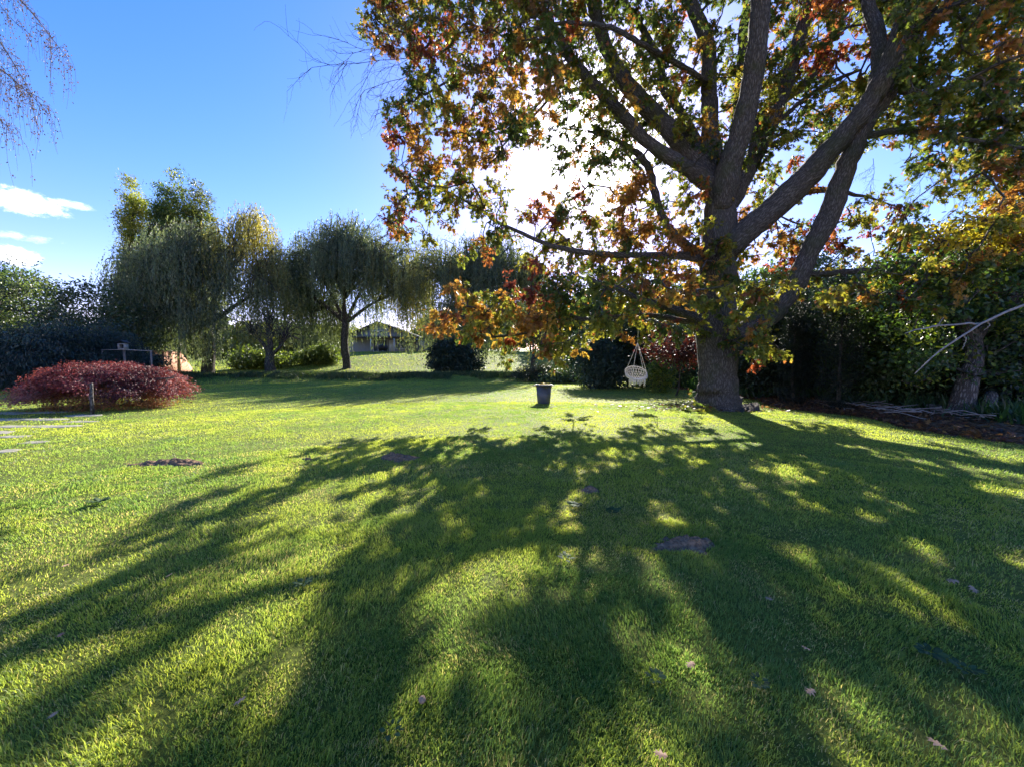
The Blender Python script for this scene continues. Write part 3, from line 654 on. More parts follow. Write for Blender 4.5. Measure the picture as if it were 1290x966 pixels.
willow(wat(341, 36), 36, 7.4, [(0, 0, 3.6, 1.4, 1.6, 2.2, 'y'), (1.6, 0, 3.4, 1.7, 1.6, 2.0, 'm'), (-1.8, 0, 3.8, 1.5, 1.5, 2.0, 'm'), (.2, .2, 4.8, 1.0, 1.0, 1.6, 'g')], WP,
       'short stout pollard willow with thin yellow green shoots between two big willows', trunk_r=.52, fork=.27, ns=10, leafs=20, size=.16, zmin=.8, density=.6)
willow(wat(672, 37), 37, 6.2, [(0, 0, 3.2, 1.8, 1.4, 1.8, 'y'), (1.6, 0, 3.0, 1.4, 1.4, 1.6, 'y')], WP,
       'small pale weeping tree on the bank behind the grey tub', trunk_r=.28, fork=.25, ns=9, leafs=18, size=.16, zmin=1.0, density=.6)

# ---- generic leafy trees and shrubs
def leafy(name, label, cat, x, y, blobs, pal, n_clump, per, size, matk='shrub', tmpl=OVAL, trunk=(.12, 'bark_dark'), spread=.35, droop=-.2, group=None, fork=.35, shell=.45, z0=None, tipup=0.0, maxb=420, wood='trunk', trunks=None):
    """blobs: (dx, dy, cz, rx, ry, rz)"""
    z0 = gz(x, y) if z0 is None else z0
    root = empty(name, (x, y, z0), label, cat, group)
    vol = np.array([b_[3] * b_[4] * b_[5] for b_ in blobs]) ** .75; vol /= vol.sum()
    B = np.array(blobs, float); k = rng.choice(len(blobs), n_clump, p=vol)
    u = norm(rng.normal(0, 1, (n_clump, 3))); rad = (1 - shell * rng.random(n_clump) ** 1.3)
    nz = .82 + .36 * fnoise(u[:, 0] * 3 + k * 7, u[:, 1] * 3 + u[:, 2] * 5, 4, 2)
    c = np.array([x, y, z0]) + B[k, :3] + u * B[k, 3:6] * (rad * nz)[:, None]
    c[:, 2] = np.maximum(c[:, 2], ground_z(c[:, 0], c[:, 1]) + .08)
    P_ = np.array(pal); cc = P_[rng.integers(0, len(P_), n_clump)] * rng.uniform(.7, 1.3, (n_clump, 1))
    m = n_clump * per; ax = norm(u + rng.normal(0, .5, u.shape) + np.array([0, 0, droop + tipup]))
    pos = np.repeat(c, per, 0) + rng.normal(0, 1, (m, 3)) * spread * np.array([1, 1, .6]) + np.repeat(ax, per, 0) * rng.uniform(-.5, .9, (m, 1)) * spread
    pos[:, 2] = np.maximum(pos[:, 2], ground_z(pos[:, 0], pos[:, 1]) + .03)
    d = norm(np.repeat(ax, per, 0) + rng.normal(0, .8, (m, 3)) + np.array([0, 0, droop]))
    nn = rng.normal(0, .8, (m, 3)) + np.array([0, 0, .7])
    lv = Leaves(); lv.add(tmpl, pos, frames(d, nn), rng.uniform(.7, 1.3, m) * size, np.repeat(cc, per, 0) * rng.uniform(.75, 1.3, (m, 1)))
    b = MB(); top = B[:, 2].max(); cen = np.average(B[:, :3], axis=0, weights=vol)
    nodes = []; nr = []
    for (tx, ty, tr_) in (trunks or [(0, 0, trunk[0])]):
        s = np.array([x + tx, y + ty, z0 - .1]); e = np.array([x + cen[0] + tx * .5, y + cen[1] + ty, z0 + max(top, cen[2])])
        tp = spline(np.array([s, s * .65 + e * .35 + rng.normal(0, .04, 3) * top + (tx * .1, 0, 0), e]), 14); r_ = np.linspace(tr_, tr_ * .3, 14); r_[0] *= 1.35
        b.tube(tp, r_, 9, rough=.12)
        for i in range(3, 14): nodes.append(tp[i]); nr.append(r_[i])
    tg = c[rng.permutation(n_clump)[:maxb]]
    for p_, r_ in connect(nodes, nr, tg, grow=.006 * max(1, trunk[0] / .12) ** .5): b.tube(p_, r_, 4 if r_[0] > .02 else 3, cap=False)
    attach(b.build(wood, M[trunk[1]], smooth=True), root); attach(lv.build('crown' if cat == 'tree' else 'foliage', M[matk]), root)
    return root
G1 = [(.08, .12, .045), (.11, .145, .05), (.06, .09, .04)]
GY = [(.20, .20, .045), (.25, .23, .05), (.14, .16, .045)]
GD = [(.030, .052, .030), (.042, .064, .038), (.024, .040, .028)]
GB = [(.050, .085, .065), (.065, .105, .075), (.040, .066, .052)]
# tall poplars behind the left willow
def pop(px, pyt, D, wpx, pal, label):
    x = wat(px, D); h = (HOR - pyt) / F * D + EYE - gz(x, D); w_ = wpx / F * D / 2
    blobs = [(rng.normal(0, .2), 0, h * f, w_ * s, w_ * s, h * .16) for f, s in ((.3, .9), (.45, 1.0), (.6, 1.0), (.74, .85), (.86, .55))]
    leafy('poplar_tree', label, 'tree', x, D, blobs, pal, 560, 44, .30, tmpl=RHOMB, trunk=(.3, 'bark_dark'), spread=.42, group='tall poplars at the left', tipup=.6, droop=0, maxb=200)
pop(180, 233, 54, 34, GY, 'leftmost tall poplar with yellow lit side')
pop(212, 240, 55, 30, G1, 'middle poplar, dark green and slightly lower')
pop(234, 226, 56, 40, G1 + GY[:1], 'tallest poplar with a rounded green top')
pop(262, 238, 57, 38, [(.08, .10, .04), (.11, .11, .045)], 'rightmost poplar of the tall clump, greyish green and thin')
# bare slim tree left of the poplars
leafy('bare_tree', 'thin nearly leafless upright tree at the left edge of the poplars', 'tree', wat(162, 52), 52, [(0, 0, 12, 1.1, 1.1, 5), (0, 0, 17, .8, .8, 5), (0, 0, 6, 1.2, 1.2, 4)], [(.12, .09, .07)], 260, 4, .16, tmpl=NEEDLE, spread=.4, droop=0, tipup=1.2)
# left: pale leafy tree and dark drooping shrubs
leafy('leafy_tree', 'loose pale flecked tree with white sky between its leaves above the dark shrubs', 'tree', wat(85, 33), 33, [(-3, 0, 5.2, 3.2, 2.5, 3.4), (2.2, 0, 4.8, 3.2, 2.5, 3.2), (-8, 0, 5.0, 3.2, 3, 4.2), (5, .5, 3.5, 2.2, 2, 3.0)], [(.08, .10, .055), (.11, .12, .075), (.05, .07, .04)], 900, 30, .20, trunk=(.22, 'bark_dark'), spread=.42)
leafy('leafy_tree', 'rounder green tree at the very left edge of the picture', 'tree', wat(8, 37), 37, [(0, 0, 6.4, 4, 3.5, 4.8), (-5, 0, 6, 4, 3.5, 5)], G1, 520, 30, .24, trunk=(.3, 'bark_dark'), spread=.5)
def cedar(px, D, w_, h, lab):
    x = wat(px, D)
    leafy('drooping_conifer', lab, 'shrub', x, D, [(-w_ * .35, 0, h * .38, w_ * .5, w_ * .4, h * .46), (w_ * .3, 0, h * .42, w_ * .55, w_ * .45, h * .5), (0, .5, h * .3, w_ * .8, w_ * .5, h * .36)], [(.022, .042, .036), (.030, .055, .046), (.018, .032, .030)],
          620, 46, .22, matk='dark', tmpl=NEEDLE, trunk=(.2, 'bark_dark'), spread=.34, droop=-1.1, group='dark drooping conifers at the left', shell=.5, maxb=120)
cedar(30, 22, 4.6, 4.4, 'leftmost dark blue green drooping conifer')
cedar(85, 24, 4.2, 4.6, 'dark drooping conifer in the middle of the left clump')
cedar(128, 27, 3.4, 3.8, 'rightmost and lowest dark drooping conifer behind the red maple')
leafy('dark_shrub', 'low dark shrub between the conifers and the brick wall', 'shrub', wat(168, 29), 29, [(0, 0, 1.2, 2.2, 1.2, 1.3), (-2, 0, 1.6, 1.6, 1.2, 1.5)], GD, 260, 40, .16, matk='dark', spread=.3)

# backdrop trees beyond the hill, one by one
bk = [(170, 74, 9, 'd'), (262, 73, 9, 'd'), (375, 76, 7, 'g'), (415, 78, 7, 'y'), (20, 80, 9, 'g'), (110, 78, 8, 'd'), (215, 76, 9, 'g'), (318, 70, 7, 'y'), (352, 88, 9, 'g'), (398, 92, 8, 'd'), (442, 95, 8, 'y'), (548, 84, 9, 'g'), (585, 90, 11, 'g'), (628, 74, 9, 'g'), (668, 78, 12, 'g'), (712, 66, 11, 'd'), (756, 64, 12, 'g'),
      (800, 60, 13, 'd'), (850, 58, 12, 'g'), (905, 56, 13, 'd'), (965, 50, 12, 'g'), (1030, 46, 12, 'd'), (1090, 44, 11, 'g'), (1160, 40, 11, 'd'), (1240, 40, 12, 'g')]
where = ['seen between conifers and left willow', 'right behind the left willow trunk', 'right of the pollard willow', 'left of the broad willow trunk', 'far left behind the pale tree', 'behind the dark conifers', 'behind the left willow trunk', 'behind the pollard willow', 'left of the distant house, left of centre', 'just left of the distant house', 'touching the left gable of the house',
         'right of the distant house', 'behind the blue green willow', 'right behind the blue green willow', 'behind the small weeping tree', 'above the bank right of the tub', 'left of the big hedge', 'behind the big hedge', 'behind the hanging chair',
         'behind the oak trunk', 'just right of the oak trunk, far off', 'behind the columnar conifers', 'behind the board fence', 'behind the right hand thicket', 'far right behind the thicket']
for (px, D, h, k), wh in zip(bk, where):
    x = wat(px, D); p = {'g': G1, 'd': GD, 'y': GY}[k]
    leafy('background_tree', {'g': 'mid green', 'd': 'dark green', 'y': 'yellowish'}[k] + ' far tree ' + wh, 'tree', x, D, [(0, 0, h * .55, h * .42, h * .35, h * .42), (-h * .28, 0, h * .42, h * .3, h * .3, h * .36), (h * .3, 0, h * .4, h * .3, h * .3, h * .36)],
          p, 330, 34, .55, tmpl=RHOMB, trunk=(.25, 'bark_dark'), spread=.6, group='trees beyond the garden', maxb=50)

# right and middle hedges
def shrub(px, pyb, D, blobs, pal, lab, n=420, per=40, size=.13, matk='dark', name='dark_shrub', group=None, tmpl=OVAL, spread=.28, trunk=(.07, 'bark_dark'), droop=-.2, trunks=None, **k):
    return leafy(name, lab, 'shrub', wat(px, D), D, blobs, pal, n, per, size, matk=matk, tmpl=tmpl, spread=spread, trunk=trunk, droop=droop, group=group, trunks=trunks, **k)
shrub(790, 490, 24, [(-1.6, 0, 2.0, 2.0, 1.3, 2.2), (1.2, 0, 2.2, 2.0, 1.4, 2.4), (0, .6, 3.0, 2.2, 1.2, 1.8), (3.2, .3, 1.8, 1.5, 1.2, 2.1)], GD, 'big rounded dark evergreen hedge behind the hanging chair', 900, 40, .15, group=None)
shrub(748, 488, 22.5, [(0, 0, 1.5, .9, .8, 1.5), (.9, .2, 1.1, .9, .8, 1.2)], GB, 'grey green bush at the left end of the dark hedge', 260, 40, .12)
shrub(832, 490, 20, [(0, 0, .95, .5, .5, .85)], [(.16, .19, .03), (.20, .20, .04), (.10, .15, .03)], 'bright yellow green bush just right of the hanging chair', 120, 26, .11, matk='shrub', name='bright_bush')
shrub(852, 440, 17.5, [(-.3, 0, 2.2, 1.1, .8, .55), (.5, 0, 2.1, .8, .7, .5)], [(.075, .022, .022), (.10, .035, .025), (.055, .025, .02)], 'small dark red leaved tree left of the oak trunk', 110, 26, .12, matk='maple', name='red_shrub', trunk=(.05, 'bark_dark'))
shrub(322, 468, 45, [(0, 0, 1.0, 2.4, 1, 1.2), (2.5, 0, .7, 1.8, 1, 1.0), (1.0, .5, 1.4, .7, .7, 1.1), (-1.4, 0, 1.0, .9, .8, 1.5)], [(.16, .18, .045), (.11, .14, .04)], 'sunny yellow green bush behind the pollard willow', 260, 30, .25, matk='shrub', name='bright_bush', trunk=(.06, 'bark_dark'), spread=.5, shell=.8)
shrub(405, 466, 47, [(0, 0, .9, 2.2, 1, 1.1), (-1.8, 0, .7, 1.5, 1, .9), (.7, 0, 1.3, .6, .6, 1.3)], [(.16, .18, .045), (.11, .14, .04)], 'sunny yellow green bush left of the broad willow trunk', 240, 30, .25, matk='shrub', name='bright_bush')
shrub(672, 480, 30, [(0, 0, .5, 1.5, .7, .55), (.8, 0, .6, .8, .6, .75)], [(.04, .06, .03), (.09, .085, .05)], 'low scruffy bush with dry stems behind the grey tub', 150, 34, .2, tmpl=NEEDLE, spread=.25, name='low_bush', tipup=1.0)
shrub(568, 475, 36, [(0, 0, 1.6, 1.9, 1.2, 1.7), (1.5, 0, 1.2, 1.3, 1, 1.4)], GD, 'dark mound shaped bush at the foot of the blue green willow', 420, 34, .2, name='dark_shrub')
shrub(720, 480, 28.5, [(0, 0, .4, 2.2, .6, .45)], G1, 'low bank of rough green growth left of the dark hedge', 150, 34, .16, name='low_bush')
# right hand border, from the oak outward
rb = [(945, 20.5, 1.8, 4.2, GD, 'dark bush directly right of the oak trunk'), (985, 18.5, 1.6, 4.8, GD, 'tall dark bush behind the low oak limb'), (1030, 21, 2.2, 6.2, GB, 'blue green bush above the columnar conifers'),
      (1092, 17, 1.5, 4.4, GY[2:] + G1[:2], 'mid green bush right of the clipped column'), (1120, 15.0, 1.6, 4.4, G1, 'airy green bush left of the leaning trunk'), (1000, 24, 3.0, 7.6, GB, 'tall bluish tree seen between the two lower oak limbs'), (1165, 17, 2.4, 6.0, G1, 'green thicket behind the dead branch'),
      (1235, 15.5, 2.4, 6.6, G1, 'tall green thicket behind the leaning trunk'), (1290, 13, 2.2, 6.0, GD, 'dark thicket at the right edge of the picture')]
for px, D, w_, h, p, lab in rb:
    h *= 1.15; D *= .9
    shrub(px, 500, D, [(0, 0, h * .5, w_ * .7, w_ * .5, h * .5), (-w_ * .4, 0, h * .35, w_ * .55, w_ * .5, h * .36), (w_ * .4, 0, h * .4, w_ * .55, w_ * .5, h * .38), (0, 0, h * .22, w_ * .9, w_ * .5, h * .24)], p, lab, 520, 44, .12, matk='dark' if p in (GD, GB) else 'shrub', name='border_bush', group='bushes along the right border')
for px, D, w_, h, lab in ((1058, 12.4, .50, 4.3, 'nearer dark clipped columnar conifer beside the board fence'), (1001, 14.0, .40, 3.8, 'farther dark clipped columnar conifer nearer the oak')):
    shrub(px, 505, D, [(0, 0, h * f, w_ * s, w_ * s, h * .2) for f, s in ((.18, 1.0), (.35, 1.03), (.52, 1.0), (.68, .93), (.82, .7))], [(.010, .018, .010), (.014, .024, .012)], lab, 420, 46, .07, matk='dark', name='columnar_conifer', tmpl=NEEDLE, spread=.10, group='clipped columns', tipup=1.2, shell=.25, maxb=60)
# big leafy tree at the right edge with leaning trunk
def right_tree():
    x, y = wat(1212, 10.6), 10.6; z0 = gz(x, y)
    root = empty('leaning_tree', (x, y, z0), 'leafy tree with a gnarled leaning trunk at the right border', 'tree')
    b = MB(); nodes = []; nr = []
    for pts in ([(1212, 530, 40, 10.6), (1212, 512, 26, 10.6), (1218, 480, 20, 10.6), (1228, 450, 17, 10.7), (1222, 420, 16, 10.8), (1208, 395, 14, 10.9), (1205, 360, 11, 11), (1220, 320, 8, 11)],
                [(1226, 430, 12, 10.8), (1250, 400, 10, 11), (1285, 370, 8, 11), (1320, 340, 6, 11)], [(1208, 395, 10, 10.9), (1180, 370, 8, 10.8), (1150, 350, 5, 10.6)]):
        P_ = np.array([at(p[0], p[1], p[3]) for p in pts]); r_ = np.array([p[2] * p[3] / F / 2 for p in pts])
        S = spline(np.column_stack([P_, r_]), 22); b.tube(S[:, :3], S[:, 3], 12, rough=.16)
        nodes += list(S[4:, :3]); nr += list(S[4:, 3])
    cl = []; cc = []
    # (px, py, depth, spread px, n, palette)
    for px, py, D, sx, sy, n, k in ((1150, 345, 11, 45, 30, 42, 'g'), (1230, 330, 11, 60, 30, 60, 'g'), (1190, 390, 11, 60, 35, 60, 'g'), (1260, 400, 11, 45, 50, 60, 'g'), (1160, 440, 11, 40, 30, 34, 'g'),
                                    (1265, 285, 10.6, 40, 18, 40, 'o'), (1210, 296, 10.8, 40, 12, 16, 'o'), (1330, 350, 10.6, 50, 80, 50, 'g'), (1180, 470, 11.4, 40, 14, 18, 'g'), (1265, 470, 11.2, 40, 30, 24, 'g')):
        for _ in range(n):
            cl.append(at(px + rng.normal(0, sx * .55), py + rng.normal(0, sy * .55), D + rng.uniform(-1.2, 1.5)))
            cc.append({'y': (.20, .22, .04), 'g': (.055, .092, .035), 'o': (.38, .27, .04)}[k if rng.random() < .88 else 'y'])
    cl = np.array(cl); cc = np.array(cc); per = 46; m = len(cl) * per
    for p_, r_ in connect(nodes, nr, cl): b.tube(p_, r_, 4, cap=False)
    pos = np.repeat(cl, per, 0) + rng.normal(0, .24, (m, 3)) * np.array([1, 1, .6])
    lv = Leaves(); lv.add(OVAL, pos, frames(rng.normal(0, .8, (m, 3)) + np.array([0, 0, -.3]), rng.normal(0, .6, (m, 3)) + np.array([0, 0, .9])), rng.uniform(.08, .15, m), np.repeat(cc, per, 0) * rng.uniform(.6, 1.4, (m, 1)))
    attach(b.build('trunk', M['bark_pale'], smooth=True), root); attach(lv.build('crown', M['shrub']), root)
right_tree()
def sticks(name, label, cat, paths, matk, base, group=None):
    b = MB()
    for pts in paths:
        P_ = np.array([at(p[0], p[1], p[3]) for p in pts]) - np.array(base); r_ = np.array([p[2] * p[3] / F / 2 for p in pts])
        S = spline(np.column_stack([P_, r_]), 14); S[:, :3] += rng.normal(0, .008, (14, 3)); b.tube(S[:, :3], np.maximum(S[:, 3], .003), 6)
    o = b.build(name, M[matk], smooth=True); o.location = base; return tag(o, label, cat, group)
sticks('dead_branch', 'long pale bare branch sticking out across the right thicket', 'branch', [
    [(1330, 368, 4, 9.6), (1290, 384, 3.3, 9.4), (1248, 402, 2.9, 9.2), (1210, 425, 2.4, 9.0), (1180, 445, 1.8, 8.9), (1152, 471, 1.0, 8.8)],
    [(1235, 408, 3, 9.2), (1205, 409, 2.2, 9.1), (1172, 412, 2, 9.0), (1140, 420, 1.2, 8.9)], [(1178, 412, 1.6, 9), (1183, 408, 1, 9), (1188, 400, .8, 9)],
    [(1215, 422, 1.6, 9), (1216, 430, 1.2, 9), (1213, 440, .8, 9)], [(1243, 404, 1.6, 9.2), (1246, 410, 1.2, 9.2), (1240, 416, .8, 9.2)]], 'palewood', tuple(at(1290, 384, 9.4)))
# logs, brush and litter in the border
def log(px, D, L_, r, rz, lab, tilt=.1):
    x = wat(px, D); z = gz(x, D); b = MB(); d = np.array([math.cos(rz) * math.cos(tilt), math.sin(rz) * math.cos(tilt), math.sin(tilt)])
    P_ = np.array([d * t * L_ + rng.normal(0, .012, 3) for t in np.linspace(-.5, .5, 9)]) + np.array([0, 0, r * .8 + abs(tilt) * L_ * .45]); b.tube(P_, np.linspace(r, r * .85, 9), 12, rough=.1)
    o = b.build('log', M['bark_pale'], smooth=True); o.location = (x, D, z); tag(o, lab, 'log', 'logs in the right border')
log(1248, 10.3, .9, .15, .5, 'grey log leaning right of the gnarled trunk', .55); log(1195, 10.9, .8, .13, 2.4, 'short cut log lying left of the gnarled trunk', .05)
for i, (px, D, n, lab) in enumerate(((1150, 10.6, 16, 'heap of pale brushwood on the leaf litter near the leaning trunk'), (1085, 12.4, 12, 'scattered thin sticks in front of the clipped column'), (1265, 9.4, 12, 'tangle of sticks at the right edge of the border'))):
    x = wat(px, D); z = gz(x, D); b = MB()
    for k in range(n):
        c = np.array([rng.normal(0, .5), rng.normal(0, .35), rng.uniform(.03, .22)]); a = rng.uniform(0, math.pi); L_ = rng.uniform(.5, 1.3); t = rng.normal(0, .15)
        d = np.array([math.cos(a), math.sin(a), t]); P_ = np.array([c + d * L_ * s + rng.normal(0, .02, 3) for s in np.linspace(-.5, .5, 6)]); P_[:, 2] = np.maximum(P_[:, 2], .01); b.tube(P_, np.linspace(.013, .005, 6), 4)
    o = b.build('brushwood', M['palewood'], smooth=True); o.location = (x, D, z); tag(o, lab, 'branches')
# leaf litter
def litter():
    n = 15000; y = rng.uniform(5, 24, n) ; x = 9.7 + .35 * np.sin(y * 1.3) + rng.exponential(1.3, n) - .15
    k = 500; y = np.concatenate([y, rng.uniform(12, 14.2, k)]); x = np.concatenate([x, OX + rng.normal(0, 1.6, k)]); n += k
    pos = np.stack([x, y, ground_z(x, y) + rng.uniform(.008, .05, n)], 1)
    c = np.array([(.15, .07, .04), (.11, .055, .04), (.22, .13, .07), (.08, .045, .032)])[rng.integers(0, 4, n)] * rng.uniform(.6, 1.3, (n, 1))
    lv = Leaves(); lv.add(OAK, pos, frames(rng.normal(0, 1, (n, 3)) * np.array([1, 1, .25]), np.array([0, 0, 1]) + rng.normal(0, .4, (n, 3))), rng.uniform(.10, .18, n), c)
    tag(lv.build('leaf_litter', M['leaf']), kind='stuff')
    xs, ys = np.linspace(9.75, 30, 40), np.linspace(2, 25, 60); X, Y = np.meshgrid(xs, ys); X = X + .35 * np.sin(Y * 1.3); Z = ground_z(X, Y) + .006 + .03 * fnoise(X * 3, Y * 3, 4, 3)
    i = (np.arange(59)[:, None] * 40 + np.arange(39)[None]).ravel()
    tag(mesh_np('border_soil', np.stack([X, Y, Z], -1).reshape(-1, 3), np.stack([i, i + 1, i + 41, i + 40], 1), np.full(len(i), 4), M['soil'], smooth=True), kind='structure')
litter()

# ---- weeping birch at the left, only its drooping shoots reach the picture
def birch():
    x, y = -17.5, 9.5; z0 = gz(x, y); root = empty('birch_tree', (x, y, z0), 'weeping birch whose thin bare drooping shoots hang in at the upper left', 'tree')
    b = MB(); tp = spline(np.array([(x, y, z0 - .1), (x + .2, y, 4), (x, y, 9), (x + .1, y, 13.5)]), 16); b.tube(tp, np.linspace(.26, .06, 16), 10)
    lv = Leaves(); LP = []; LD = []
    for (s, e, n) in (((-60, -60), (86, 75), 14), ((-80, -30), (50, 135), 16), ((-90, 60), (52, 132), 14), ((-120, 90), (20, 170), 12), ((-160, -120), (20, 30), 10)):
        D = 9.3 if e[0] > 60 else 9.0; tipp = at(*e, D); s0 = tp[rng.integers(9, 14)]; mid = at(*s, D)
        P_ = spline(np.array([s0, mid, mid * .45 + tipp * .55 + (0, 0, .35), tipp]), 18); b.tube(P_, np.linspace(.04, .004, 18), 4, cap=False)
        for k in range(n * 5):
            i = rng.integers(7, 18); q = P_[i]; L_ = rng.uniform(.3, 1.15); o_ = norm(rng.normal(0, 1, 3)) * .18
            S = np.array([q, q + o_ + (0, 0, -.08), q + o_ * 1.4 + (0, 0, -.45 * L_), q + o_ * 1.5 + rng.normal(0, .05, 3) + (0, 0, -L_)]); S = spline(S, 7); b.tube(S, np.linspace(.004, .002, 7), 3, cap=False)
            m = int(16 * L_); f = rng.uniform(.2, 1, m); pp = S[np.clip((f * 6).astype(int), 0, 6)] + rng.normal(0, .035, (m, 3)); LP.append(pp)
    pos = np.concatenate(LP); m = len(pos); lv.add(OVAL, pos, frames(rng.normal(0, .5, (m, 3)) + np.array([0, 0, -1]), rng.normal(0, 1, (m, 3))), rng.uniform(.025, .05, m), np.array([(.14, .11, .105)]) * rng.uniform(.6, 1.4, (m, 1)))
    attach(b.build('trunk', M['twig'], smooth=True), root); attach(lv.build('crown', M['maple']), root)
birch()

# ---- red japanese maple, a low dome
def maple():
    x, y = wat(136, 13.2), 13.2; z0 = gz(x, y); root = empty('red_maple', (x, y, z0), 'low dome shaped weeping maple with dark red feathery leaves', 'shrub')
    b = MB(); nodes = []; nr = []
    for (ex, ey, ez) in ((-.3, 0, 1.25), (.6, .2, 1.3), (-1.3, -.2, 1.1), (1.5, 0, 1.0), (.2, -.6, 1.2), (-.6, .7, 1.2)):
        P_ = spline(np.array([(x, y, z0 - .05), (x + ex * .25, y + ey * .3, z0 + .55), (x + ex * .7, y + ey * .7, z0 + ez * .9), (x + ex * 1.5, y + ey * 1.3, z0 + ez)]), 12); b.tube(P_, np.linspace(.09, .02, 12), 6, rough=.2)
        nodes += list(P_[3:]); nr += list(np.linspace(.07, .02, 9))
    npl = 84; a = rng.uniform(0, 2 * np.pi, npl); rr = np.sqrt(rng.random(npl)); RX, RY = 1.92, 1.5
    X = RX * rr * np.cos(a); Y_ = RY * rr * np.sin(a); H = 1.30 * np.sqrt(np.clip(1 - (rr * .95) ** 2.6, 0, 1)) * rng.uniform(.78, 1.14, npl) + .12
    H = np.where(X < -1.2, H * .8, H); open_ = (Y_ < -.5) & (X > -.3) & (X < 1.0) & (H < 1.0); X, Y_, H = X[~open_], Y_[~open_], H[~open_]; npl = len(X)
    P3 = np.array([(.20, .045, .045), (.26, .08, .07), (.11, .032, .035), (.31, .14, .125)]); Po = np.array([(.36, .18, .05), (.28, .13, .05), (.18, .08, .04)])
    C = []; CC = []
    for q in range(npl):
        k = 13; o2 = rng.normal(0, 1, (k, 3)) * np.array([.26, .24, .04]); pr = np.hypot(o2[:, 0], o2[:, 1]); C.append(np.array([x + X[q], y + Y_[q], z0 + H[q]]) + o2 - np.array([0, 0, 1]) * (pr ** 2 * .55)[:, None]); CC.append(np.tile(P3[rng.integers(0, 4)], (k, 1)) * rng.uniform(.75, 1.25, (k, 1)))
    k = 170; ai = rng.uniform(0, 6.28, k); ri = np.sqrt(rng.random(k)); C.append(np.stack([x + 1.7 * ri * np.cos(ai), y + 1.2 * ri * np.sin(ai), z0 + rng.uniform(.15, .9, k) * (1.1 - .5 * ri)], 1)); CC.append(Po[rng.integers(0, 3, k)])
    c = np.concatenate(C); c0 = np.concatenate(CC); c[:, 2] = np.maximum(c[:, 2], z0 + .12); n = len(c)
    for p_, r_ in connect(nodes, nr, c, rmin=.004, grow=.004): b.tube(p_, r_, 3, cap=False)
    out_ = norm(np.stack([(c[:, 0] - x), (c[:, 1] - y), 0 * c[:, 0]], 1)); per = 54; m = n * per
    strand = rng.uniform(0, 1, m)[:, None]
    pos = np.repeat(c, per, 0) + rng.normal(0, 1, (m, 3)) * np.array([.12, .12, .03]) + np.repeat(out_, per, 0) * strand * .26 + np.array([0, 0, -.26]) * strand ** 1.5
    pos[:, 2] = np.maximum(pos[:, 2], z0 + .02)
    d = norm(np.repeat(out_, per, 0) + rng.normal(0, .5, (m, 3)) + np.array([0, 0, -.8]))
    lv = Leaves(); lv.add(STAR, pos, frames(d, rng.normal(0, .6, (m, 3)) + np.array([0, 0, 1])), rng.uniform(.05, .09, m), np.repeat(c0, per, 0) * rng.uniform(.6, 1.5, (m, 1)))
    attach(b.build('trunk', M['bark_pale'], smooth=True), root); attach(lv.build('foliage', M['maple']), root)
    # stake
    sx, sy = wat(113, 11.4), 11.4; z = gz(sx, sy); b = MB(); b.tube(np.array([(0, 0, -.1), (.01, 0, .35), (.03, 0, .92)]), [.05, .045, .04], 8, rough=.1)
    o = b.build('wooden_stake', M['bark_pale']); o.location = (sx, sy, z); tag(o, 'short pale wooden stake standing in front of the red maple', 'stake')
maple()

# ---- paving stones in the grass at the left
def stones():
    labs = ['pale paving slab of the farthest row at the picture edge', 'middle slab of the farthest row below the red maple', 'slab closest to the red maple at the right end of the farthest row', 'slab at the picture edge in the second row',
            'wide slab in the middle of the second row', 'small slab at the right end of the second row', 'slab at the left of the third row', 'wide bright slab at the right of the third row', 'slab cut by the picture edge left of the third row', 'lone square stepping stone set apart in the sunny grass', 'nearest stepping stone, partly overgrown at the left edge', 'thin sunken slab between the paving and the lone stepping stone']
    for (x, y, w_, d_), lab in zip(STN, labs):
        n = 10; a = np.arange(n) * 2 * math.pi / n + .3
        sq = 1 / np.maximum(np.abs(np.cos(a)), np.abs(np.sin(a))) ** .75; rx = w_ / 2 * sq * rng.uniform(.62, 1.05, n); ry = d_ / 2 * sq * rng.uniform(.62, 1.05, n)
        ring = np.stack([rx * np.cos(a), ry * np.sin(a)], 1); V = []
        for s, z in ((1.0, -.05), (1.0, .002), (.96, .009), (.5, .012)): V.append(np.column_stack([ring * s, np.full(n, z)]))
        V = np.concatenate(V + [np.array([[0, 0, .012]])]); fs = [(i * n + k, i * n + (k + 1) % n, (i + 1) * n + (k + 1) % n, (i + 1) * n + k) for i in range(3) for k in range(n)] + [(3 * n + k, 3 * n + (k + 1) % n, 4 * n) for k in range(n)]
        b = MB(); b.add(V, fs); o = b.build('paving_stone', M['stone']); o.location = (x, y, gz(x, y)); tag(o, lab, 'paving stone', 'paving stones by the maple')
stones()

